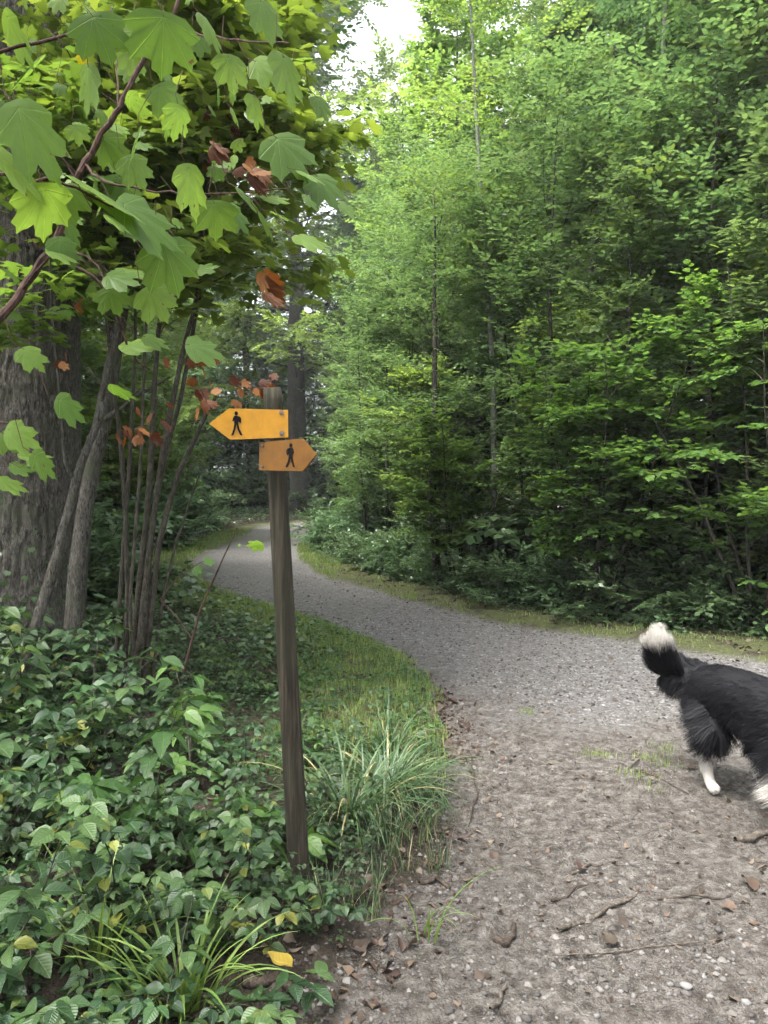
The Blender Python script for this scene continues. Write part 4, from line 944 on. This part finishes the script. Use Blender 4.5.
lat = [br([(85, 165, 2.4), (100, 182, 2.35), (150, 192, 2.3), (215, 196, 2.25), (290, 190, 2.2)], .0045, .002), br([(165, 28, 2.4), (200, 36, 2.3), (250, 45, 2.2), (290, 46, 2.1)], .004, .002),
       br([(22, 292, 2.4), (60, 245, 2.2), (95, 262, 2.1), (110, 290, 2.05)], .004, .002), br([(60, 255, 2.2), (100, 280, 2.2), (118, 312, 2.25), (128, 350, 2.3), (150, 370, 2.4)], .005, .003),
       br([(-200, 250, 1.7), (-60, 180, 1.75), (20, 175, 1.75), (70, 185, 1.75), (120, 210, 1.8)], .006, .0025), br([(-200, 60, 1.9), (-40, 60, 1.9), (60, 40, 1.9), (140, 20, 1.9)], .006, .003),
       br([(-150, 480, 2.0), (-60, 440, 2.0), (10, 420, 2.0), (40, 450, 2.0)], .004, .002), br([(120, 110, 2.4), (118, 60, 2.5), (112, 10, 2.6)], .003, .002),
       br([(140, 200, 2.3), (170, 230, 2.2), (185, 262, 2.2)], .003, .0015), br([(78, 180, 2.4), (40, 130, 2.3), (0, 90, 2.3)], .004, .002)]
LFP, LFD, LFN, LFS, LFR = [], [], [], [], []
def leaf(px, py, d, size_px, ang, tiltx=0., tilty=0., rnd=None):
    """leaf base at pixel direction, tip heading 'ang' (degrees, 0 = right, -90 = down) in the upright plane, tilted"""
    a_ = math.radians(ang); LFP.append(at(px, py, d) - b0)
    LFD.append([math.cos(a_), tiltx, math.sin(a_)]); LFN.append([tilty + r_.normal(0, .25), -.62 + r_.normal(0, .2), .85 + .3 * tiltx]); LFS.append(.84 * r_.uniform(.85, 1.1) * size_px * d / F); LFR.append(r_.random() if rnd is None else rnd)
    T.t.add(np.array([LFP[-1], LFP[-1] - np.array([math.cos(a_ + .5), .1, math.sin(a_ + .5) - .3]) * .03, LFP[-1] - np.array([math.cos(a_), .1, math.sin(a_) - .5]) * .07]), [.0011, .0011, .0013], 3)
hero = [(278, 140, 2.0, 62, -50, .1, .1), (300, 172, 2.0, 42, -20, .1, .2), (300, 236, 1.95, 50, -25, -.1, -.1), (318, 178, 2.1, 44, -55, 0, .3), (285, 60, 1.9, 62, -75, .2, .5), (262, 5, 1.9, 55, -70, .2, .4), (165, 20, 1.8, 62, -95, .3, .2),
        (95, 20, 1.8, 50, -70, .3, 0), (75, 178, 1.7, 95, -22, .5, .1), (20, 110, 1.6, 95, -60, .6, .3), (0, 150, 1.6, 90, -45, .5, .2), (125, 205, 1.8, 80, -30, .5, .1), (190, 170, 1.9, 65, -80, .4, .2), (165, 245, 1.9, 70, -75, .4, 0), (150, 290, 2.0, 48, -60, .4, -.1),
        (190, 345, 2.1, 52, -12, .4, .0), (90, 70, 1.9, 60, -110, .4, .4), (230, 60, 2.0, 48, -80, .3, .2), (205, 20, 2.0, 45, -60, .3, .1), (240, 190, 2.1, 42, -40, .4, .1), (215, 205, 2.1, 45, -90, .3, -.1), (262, 215, 2.1, 38, -60, .3, .3), (60, 240, 2.1, 40, -60, .2, .4),
        (110, 290, 2.1, 34, -70, .2, .2), (45, 190, 1.7, 70, -100, .6, .2), (140, 130, 2.1, 45, -120, .3, 0), (40, 60, 2.0, 55, -150, .3, 0), (10, 20, 1.9, 70, -60, .5, .2), (130, 160, 2.2, 45, -60, .4, 0), (25, 350, 2.0, 38, -45, .2, .4), (60, 400, 2.0, 45, -40, .6, .6), (10, 430, 1.9, 45, -30, .6, .3), (35, 455, 1.9, 38, -50, .5, .5), (0, 480, 1.9, 40, -20, .5, .2),
        (255, 100, 2.1, 42, -80, .2, .1), (318, 100, 2.2, 30, -60, .2, .1), (340, 205, 2.2, 30, -20, .3, 0), (180, 110, 2.2, 40, -100, .3, .2)]
for h_ in hero: leaf(*h_)
for P in lat + [main[14:]]:
    for k in range(2, len(P), 1):
        if r_.random() < .34:
            W = P[k] + b0; d = W[1]; px, py = 384 + W[0] / d * F, HOR - (W[2] - H) / d * F
            leaf(px + r_.normal(0, 14), py + r_.normal(0, 10) + 10, d + r_.normal(0, .06), r_.uniform(24, 46), r_.uniform(-100, 30), r_.uniform(.0, .6), r_.normal(0, .35))
for k in range(120):
    px, py = r_.uniform(-60, 300), r_.uniform(-60, 250) ; 
    if px + py > 400: continue
    d = r_.uniform(2.8, 4.6); leaf(px, py, d, r_.uniform(.06, .11) / d * F, r_.uniform(-130, 40), r_.uniform(0, .6), r_.normal(0, .4))
mpart = place(MAPLE[0], MAPLE[1], np.array(LFP), np.array(LFD), np.array(LFN), np.array(LFS), ta=MAPLE[2], rnd=np.array(LFR), uv=True)
fm = T.build('sycamore', 'sycamore branch with large lobed leaves hanging into the upper left', mpart, 'maple_leaf', 'twig_red', loc=tuple(b0))
fm.children[1].data.polygons.foreach_set('use_smooth', np.zeros(len(fm.children[1].data.polygons), bool))
P_ = np.concatenate([at(px, py, 2.1) + r_.normal(0, .012, (n_, 3)) for px, py, n_ in [(262, 278, 3), (268, 292, 3), (250, 172, 4), (215, 145, 3)]]) - b0; n = len(P_)
o = leafmesh('withered_leaves', place(MAPLE[0], MAPLE[1], P_, nrm(np.stack([r_.normal(.7, .3, n), r_.normal(0, .3, n), r_.normal(-.7, .3, n)], -1)), r_.normal(0, 1, (n, 3)) - [0, 1, 0], r_.uniform(.05, .08, n), W=r_.uniform(.02, .04, n), ta=MAPLE[2], rnd=r_.random(n), uv=True), M['dead_leaf'], fm); o['label'] = 'curled rust brown leaves'

# ------------------------------------------------------------------ brambles and herbs on the left bank
NETTLE = ovate(8, .27, .36, .10, .30, .95, .05)
def bramble(seed, n, Hb, sz, BT=BRAM, lm='bramble_leaf'):
    T = Tree(seed); r_ = T.r; P_, D_, N_, S_, R_ = [], [], [], [], []
    for k in range(n):
        az = r_.uniform(0, 6.28); e = r_.uniform(.5, 1.35); L = Hb * r_.uniform(.8, 1.6)
        P = path(r_, [r_.normal(0, .06), r_.normal(0, .06), -.03], (math.cos(az) * math.cos(e), math.sin(az) * math.cos(e), math.sin(e)), L, 9, .10, -.13)
        T.t.add(P, np.linspace(.0035, .0014, 9), 5)
        m = int(L / .05)
        for j in range(m):
            q = .15 + .85 * (j + .5) / m; p, dr = along(P, min(q, .99)); side = np.cross(dr, [0, 0, 1]); side /= np.linalg.norm(side) + 1e-6
            d_ = dr * .3 + side * (1 if j % 2 else -1) * r_.uniform(.6, 1) + r_.normal(0, .25, 3); d_[2] += .35; d_ /= np.linalg.norm(d_)
            pl = r_.uniform(.03, .07); b_ = p + d_ * pl; T.t.add(np.array([p, b_]), [.0011, .0009], 3)
            s_ = sz * r_.uniform(.65, 1.2); rv = r_.random(); dh = d_ * [1, 1, .15]; dh /= np.linalg.norm(dh) + 1e-6; sh = np.cross(dh, [0, 0, 1.])
            Nn = np.array([0, 0, 1.]) + r_.normal(0, .28, 3)
            for c, sg in ((0, 0), (1, 1), (1, -1)):
                dd_ = dh if c == 0 else dh * .35 + sh * sg; P_.append(b_ + dd_ * .006); D_.append(dd_ + r_.normal(0, .08, 3) - [0, 0, .2]); N_.append(Nn + r_.normal(0, .15, 3)); S_.append(s_ * (1 if c == 0 else .85)); R_.append(np.clip(rv + r_.normal(0, .04), 0, .99))
    part = place(BT[0], BT[1], np.array(P_), np.array(D_), np.array(N_), np.array(S_), ta=BT[2], rnd=np.array(R_), uv=True)
    return T.build('bramble', '', part, lm, 'bark_stem', 'bramble', crown='leaves', trunk='canes')
br_p = [bramble(800 + k, [8, 9, 7, 8][k], [.5, .6, .42, .55][k], [.074, .085, .058, .095][k], NETTLE if k == 3 else BRAM, 'herb_bank_leaf' if k == 3 else 'bramble_leaf') for k in range(4)]
r2 = random.Random(4); pts = []
tries = 0
while len(pts) < 118 and tries < 6000:
    tries += 1; y = 1.85 + 5.1 * r2.random() ** 1.3; x = r2.uniform(-.62 * y - .3, .04)
    e = float(e_of(np.array([x]), np.array([y]))[0])
    if e > (-.36 if y > 3.1 else -.16): continue
    if math.hypot(x + .58, y - 2.2) < .15 or (abs(x - PB.x) < .22 and PB.y - .8 < y < PB.y + .3): continue
    if y > 4.2 and e > -1.35: continue
    if math.hypot(x - PB.x, y - PB.y) < .22: continue
    if any((x - a) ** 2 + (y - b) ** 2 < (.20 + .035 * y) ** 2 for a, b in pts): continue
    pts.append((x, y))
rnd_ = random.Random(5)
for x, y in pts:
    z = 'front part' if y < 3.6 else 'back part'
    near_post = x > -.6
    lab = ('bramble in the tangle on the front of the left bank' if y < 3.6 else 'bramble farther back on the left bank below the trunks') if not near_post else 'low bramble on the bank close around the signpost'
    put(br_p[rnd_.randrange(4)], x, y, rnd_.uniform(.5, .75) if near_post else rnd_.choice([rnd_.uniform(.7, .95), rnd_.uniform(1.15, 1.55)]) * (.72 if y < 2.9 else .55 if (y > 3.6 and x / y > -.34) else 1), lab, 'brambles covering the left bank')
for x, y in ((-.17, 2.74), (-.26, 2.52), (-.10, 2.98)):
    put(br_p[2], x, y, .42, 'low bramble on the bank close around the signpost', 'brambles covering the left bank')
def herbs(name, n, box, keep, h0, h1, size, lab, seed, mat='ground_leaf', T_=BEECH):
    r_ = np.random.default_rng(seed); x, y = scatter(n, *box, keep, r_); n = len(x); an = r_.uniform(0, 6.28, n)
    P = np.stack([x, y, hgt(x, y) + r_.uniform(h0, h1, n)], -1)
    D = np.stack([np.cos(an), np.sin(an), r_.normal(-.1, .25, n)], -1); N = np.stack([r_.normal(0, .4, n), r_.normal(0, .4, n), np.ones(n)], -1); s_ = size * r_.uniform(.5, 1.4, n)
    tag(leafmesh(name, place(T_[0], T_[1], P, D, N, s_, W=s_ * 1.15, rnd=r_.random(n) * .5 + .5 * (fbm(x * 2, y * 2, 2, 50) > 0) * r_.random(n)), M[mat], None), lab, 'ground cover', None, 'stuff')
herbs('ground_cover', 11000, (-4.5, .3, 2.0, 9.5), lambda x, y: e_of(x, y) < -.25 - .5 * (y > 4.6), -.01, .13, .042, 'low leafy herbs filling the left bank between the brambles', 90)
herbs('verge_herbs', 16000, (-2.5, .5, 4.2, 9.5), lambda x, y: (e_of(x, y) < -.02) & (fbm(x * 2.5, y * 2.5, 2, 51) > -.08), .01, .07, .032, 'small broad leaved herbs in the near verge grass', 91)
herbs('wood_floor_cover', 40000, (-4, 9, 6.5, 24), lambda x, y: (e_of(x, y) < -.75) & (x > -3.5) & (sdist(x, y, ROAD) > -4), .02, .35, .06, 'low herbs and seedlings along the foot of the right hand wood', 92, 'bush_leaf', LEAF5)
herbs('bend_cover', 30000, (-13, 3, 9, 54), lambda x, y: (e_of(x, y) < -1.0) & ((x < -2.0) | (y > 43)), .02, .40, .12, 'low green herbs around the distant road bend', 93, 'bush_leaf', LEAF5)

# ivy on the foot of the big trunk
r_ = np.random.default_rng(77); n = 260; an = r_.uniform(-2.6, .1, n); z = r_.uniform(.05, 1.5, n) ** 1.0; z = z * r_.random(n)
rad = .445; P_ = np.stack([np.cos(an) * rad, np.sin(an) * rad, z], -1); N_ = np.stack([np.cos(an), np.sin(an), an * 0 + .3], -1)
o = leafmesh('ivy', place(MAPLE_S[0], MAPLE_S[1], P_, np.stack([r_.normal(0, .4, n), r_.normal(0, .4, n), -np.ones(n)], -1), N_, r_.uniform(.03, .06, n), rnd=r_.random(n)), M['dark_leaf'], None)
o.location = tuple(loc); tag(o, 'small ivy leaves climbing the foot of the big furrowed trunk', 'ivy')

# ------------------------------------------------------------------ the dog
J = [ # name, pos, radius, parent
    ('pelvis', (-.27, 0, .440), .100, None), ('loin', (-.08, 0, .435), .105, 'pelvis'), ('rib', (.10, 0, .395), .130, 'loin'), ('chest', (.25, 0, .365), .135, 'rib'),
    ('neck0', (.36, 0, .375), .095, 'chest'), ('neck1', (.47, 0, .345), .075, 'neck0'), ('head', (.57, 0, .315), .075, 'neck1'), ('brow', (.64, 0, .29), .06, 'head'), ('muz', (.71, 0, .255), .036, 'brow'), ('nose', (.775, 0, .23), .024, 'muz'),
    ('rump', (-.36, -.01, .44), .08, 'pelvis'), ('tail1', (-.425, -.05, .425), .066, 'rump'), ('tail2', (-.455, -.105, .445), .062, 'tail1'), ('tail3', (-.46, -.15, .485), .050, 'tail2'), ('tail4', (-.46, -.185, .56), .048, 'tail3'), ('tail5', (-.455, -.20, .625), .028, 'tail4')]
for sd_, nm, kn, hk, an_, to in ((-1, 'r', (-.17, .25), (-.27, .165), (-.215, .04), (-.165, .022)), (1, 'l', (-.10, .27), (-.18, .17), (-.12, .04), (-.06, .022))):
    J += [('hip' + nm, (-.28, sd_ * .075, .37), .09, 'pelvis'), ('knee' + nm, (kn[0], sd_ * .09, kn[1]), .055, 'hip' + nm), ('hock' + nm, (hk[0], sd_ * .09, hk[1]), .026, 'knee' + nm), ('ank' + nm, (an_[0], sd_ * .09, an_[1]), .022, 'hock' + nm), ('toe' + nm, (to[0], sd_ * .09, to[1]), .025, 'ank' + nm)]
for sd_, nm, el, wr, an_, to in ((-1, 'fr', (.26, .26), (.34, .14), (.37, .04), (.41, .022)), (1, 'fl', (.16, .26), (.13, .13), (.10, .04), (.145, .022))):
    J += [('sh' + nm, (.24, sd_ * .08, .33), .07, 'chest'), ('el' + nm, (el[0], sd_ * .09, el[1]), .042, 'sh' + nm), ('wr' + nm, (wr[0], sd_ * .09, wr[1]), .026, 'el' + nm), ('an' + nm, (an_[0], sd_ * .09, an_[1]), .022, 'wr' + nm), ('to' + nm, (to[0], sd_ * .09, to[1]), .026, 'an' + nm)]
idx = {j[0]: k for k, j in enumerate(J)}
me = bpy.data.meshes.new('dogskel'); me.from_pydata([j[1] for j in J], [(k, idx[j[3]]) for k, j in enumerate(J) if j[3]], [])
so_ = bpy.data.objects.new('dogskel', me); COL.objects.link(so_)
mod = so_.modifiers.new('skin', 'SKIN'); md2 = so_.modifiers.new('sub', 'SUBSURF'); md2.levels = 2; md2.render_levels = 2
for k, j in enumerate(J): me.skin_vertices[0].data[k].radius = (j[2], j[2]); me.skin_vertices[0].data[k].use_root = (k == 0)
bpy.context.view_layer.update()
dg = bpy.context.evaluated_depsgraph_get(); ev = so_.evaluated_get(dg); bmesh_ = bpy.data.meshes.new_from_object(ev)
bpy.data.objects.remove(so_)
nv = len(bmesh_.vertices); V = np.empty(nv * 3); bmesh_.vertices.foreach_get('co', V); V = V.reshape(-1, 3)
fl_ = [list(p.vertices) for p in bmesh_.polygons]
q4 = np.array([f for f in fl_ if len(f) == 4]); q3 = [f for f in fl_ if len(f) == 3]
tris = np.concatenate([q4[:, [0, 1, 2]], q4[:, [0, 2, 3]]] + ([np.array(q3)] if q3 else []))
def whitef(p):
    x, y, z = p[:, 0], p[:, 1], p[:, 2]
    wob = .02 * np.sin(x * 60) + .015 * np.sin(y * 90 + z * 50)
    tail = sstep(.515, .54, z + wob * .6) * (x < -.40)
    leg = sstep(.20, .165, z + wob * .6) * ((x < -.1) | (x > .05))
    frl = sstep(.27, .22, z + wob) * (x > .05)
    chest = sstep(.33, .37, x) * sstep(.34, .30, z + wob) * (x < .5)
    coll = sstep(.40, .42, x + wob) * sstep(.50, .47, x + wob)
    muz = sstep(.69, .71, x) * (z < .28) * (x < .765)
    bl = (np.abs(y) < .014) * (x > .6) * (x < .76)
    return np.clip(np.maximum.reduce([tail, leg, frl, chest, coll * .0, muz, bl]), 0, 1)
DM = NT('dog_skin'); wv = DM.attr('white'); n_ = DM.noise(40, 4, DM.obj())
colr = DM.mix(wv, DM.mix(n_.outputs[0], (.004, .004, .005), (.009, .008, .010)), (.45, .41, .37)); M['dogskin'] = DM.done(DM.bsdf(colr, .75, .2))
DM = NT('dog_fur'); wv = DM.attr('white'); rn = DM.attr('rnd')
colr = DM.mix(wv, DM.ramp(rn, [(0, (.003, .003, .004)), (.7, (.007, .007, .010)), (.98, (.014, .013, .016)), (1, (.05, .04, .03))]), DM.ramp(rn, [(0, (.38, .35, .31)), (1, (.62, .59, .55))])); M['fur'] = DM.done(DM.bsdf(colr, .55, .18))
a_h, b_h = G(716, 800)
head_ang = math.atan2(-.985, .16)
ca, sa = math.cos(head_ang), math.sin(head_ang)
SD = 1.2; toe = np.array([-.18, -.09]) * SD
dx, dy = a_h - (toe[0] * ca - toe[1] * sa), b_h - (toe[0] * sa + toe[1] * ca)
dog = empty('dog', (dx, dy, hz(a_h, b_h) + .0), head_ang, SD); tag(dog, 'long-haired black dog with raised white-tipped tail walking out of frame at right', 'dog')
body = mesh_np('body', V, [q4] + ([np.array(q3)] if q3 else []), M['dogskin'], dog, True, {'white': whitef(V)})
# fur strands
r_ = np.random.default_rng(9)
A_, B_, C_ = V[tris[:, 0]], V[tris[:, 1]], V[tris[:, 2]]; cr_ = np.cross(B_ - A_, C_ - A_); ar = np.linalg.norm(cr_, axis=1) / 2
cen = (A_ + B_ + C_) / 3
if (nrm(cr_) * (cen - np.array([cen[:, 0].mean(), 0, .45]))).sum() < 0: cr_ = -cr_
wgt = ar * np.where(cen[:, 0] < -.39, 2.6, 1) * np.where((cen[:, 0] < -.39) & (cen[:, 2] > .54), 1.8, 1)
pick = r_.choice(len(tris), 170000, p=wgt / wgt.sum()); u = r_.random((170000, 2)); u = np.where(u.sum(1, keepdims=True) > 1, 1 - u, u)
Pf = A_[pick] + u[:, :1] * (B_[pick] - A_[pick]) + u[:, 1:] * (C_[pick] - A_[pick]); Nf = nrm(cr_[pick])
x, y, z = Pf.T
tailz = (x < -.40) & (z > .38) & (np.abs(y) < .3); 
comb = np.tile([-.75, 0, -.55], (len(Pf), 1)); comb[tailz] = [-.35, 0, -.25]
tt_ = (x < -.39) & (y < -.10) & (z > .44); comb[tt_] = [-.05, -.12, .55]; tip_ = (x < -.39) & (y < -.08) & (z > .55); comb[tip_] = [.05, 0, 1.0]
legl = (z < .2); comb[legl] = [-.1, 0, -1]
L = np.full(len(Pf), .042)
L = np.where(z < .38, .065, L); L = np.where((z < .38) & (z > .20) & (x > -.22), .10, L); L = np.where((x < -.24) & (z > .22) & (z < .40), .08, L); L = np.where(z < .21, .030, L); L = np.where(z < .10, .012, L); L = np.where(tailz | tt_, .080, L); L = np.where(tip_, .062, L)
L = np.where((x > .12) & (x < .5) & (z < .36) & (z > .20), .12, L); L = np.where((x > .35) & (x < .52), .07, L); L = np.where(x > .55, .018, L); L = np.where(x > .68, .007, L)
L = L * r_.uniform(.6, 1.2, len(L))
lift = np.where(tailz | tt_ | tip_, .7, .30)
lift = np.where(z < .2, .3, lift); lift = np.where(tip_, .32, lift)
cl = nrm(np.stack([np.sin(x * 40 + 3 * np.sin(z * 30)), np.sin(y * 50 + z * 20), np.cos(z * 44 + x * 10)], -1)) * .13
comb = comb - Nf * np.sum(comb * Nf, 1, keepdims=True) * .85; comb = nrm(comb)
d1 = nrm(Nf * lift[:, None] + comb * .8 + r_.normal(0, .07, Pf.shape) + cl); d2 = nrm(d1 * .5 + comb + cl + r_.normal(0, .1, Pf.shape) - np.array([0, 0, .1]))
p0 = Pf - Nf * .004; p1 = p0 + d1 * L[:, None] * .5; p2 = p1 + d2 * L[:, None] * .55
wd = np.where(L > .03, .0009, .0008) * r_.uniform(.7, 1.3, len(L)); sx_ = nrm(np.cross(d1, Nf) + r_.normal(0, .4, Pf.shape)) * wd[:, None]
Vf = np.stack([p0 - sx_, p0 + sx_, p1 - sx_ * .8, p1 + sx_ * .8, p2], 1).reshape(-1, 3); off = np.arange(len(Pf))[:, None] * 5
wf = np.repeat(np.clip(whitef(Pf), 0, 1), 5)
# pale feathering under the tail root
under = ((x < -.36) & (z < .41) & (z > .33) & (r_.random(len(x)) < .3)); wf = np.maximum(wf, np.repeat(under * .5, 5))
mesh_np('fur', Vf, [off + [0, 1, 3, 2], off + [2, 3, 4]], M['fur'], dog, True, {'white': wf, 'rnd': np.repeat(r_.random(len(Pf)), 5)})
for sg in (-1, 1):   # ears and eyes
    Tt = ovate(6, .42, .35, .25, .9, 1.1); e_ = mesh_np('ear', Tt[0] * .075, Tt[1], M['dogskin'], dog, True, {'white': np.zeros(len(Tt[0]))}); sm = e_.modifiers.new('solid', 'SOLIDIFY'); sm.thickness = .006
    e_.location = (.585, sg * .045, .37); e_.rotation_euler = (math.radians(35), 0, math.radians(90 + sg * -55) if sg > 0 else math.radians(-150))
    bm = bmesh.new(); bmesh.ops.create_uvsphere(bm, u_segments=12, v_segments=8, radius=.010); m_ = bpy.data.meshes.new('eye'); bm.to_mesh(m_); bm.free(); m_.materials.append(M['black'])
    link(bpy.data.objects.new('eye', m_), dog).location = (.672, sg * .036, .31)
bm = bmesh.new(); bmesh.ops.create_uvsphere(bm, u_segments=12, v_segments=8, radius=.017); m_ = bpy.data.meshes.new('nose'); bm.to_mesh(m_); bm.free(); m_.materials.append(M['black'])
link(bpy.data.objects.new('nose', m_), dog).location = (.80, 0, .237)
# ------------------------------------------------------------------ damp summer air
t = NT('haze_air')
pv = t.n('ShaderNodeVolumePrincipled'); pv.inputs['Density'].default_value = .0010; pv.inputs['Color'].default_value = (.86, .93, .95, 1); pv.inputs['Anisotropy'].default_value = .2
t.l(pv.outputs[0], t.out.inputs['Volume'])
V = np.array([[sx, sy, sz] for sx in (-305, 305) for sy in (-65, 405) for sz in (-2.5, 46)], float)
hb = mesh_np('haze', V, [np.array([[0, 1, 3, 2], [4, 6, 7, 5], [0, 4, 5, 1], [2, 3, 7, 6], [0, 2, 6, 4], [1, 5, 7, 3]])], t.m); tag(hb, 'thin pale haze in the air of the wood', 'haze', None, 'stuff')
print('objects', len(bpy.data.objects), 'polys', sum(len(m.polygons) for m in bpy.data.meshes))
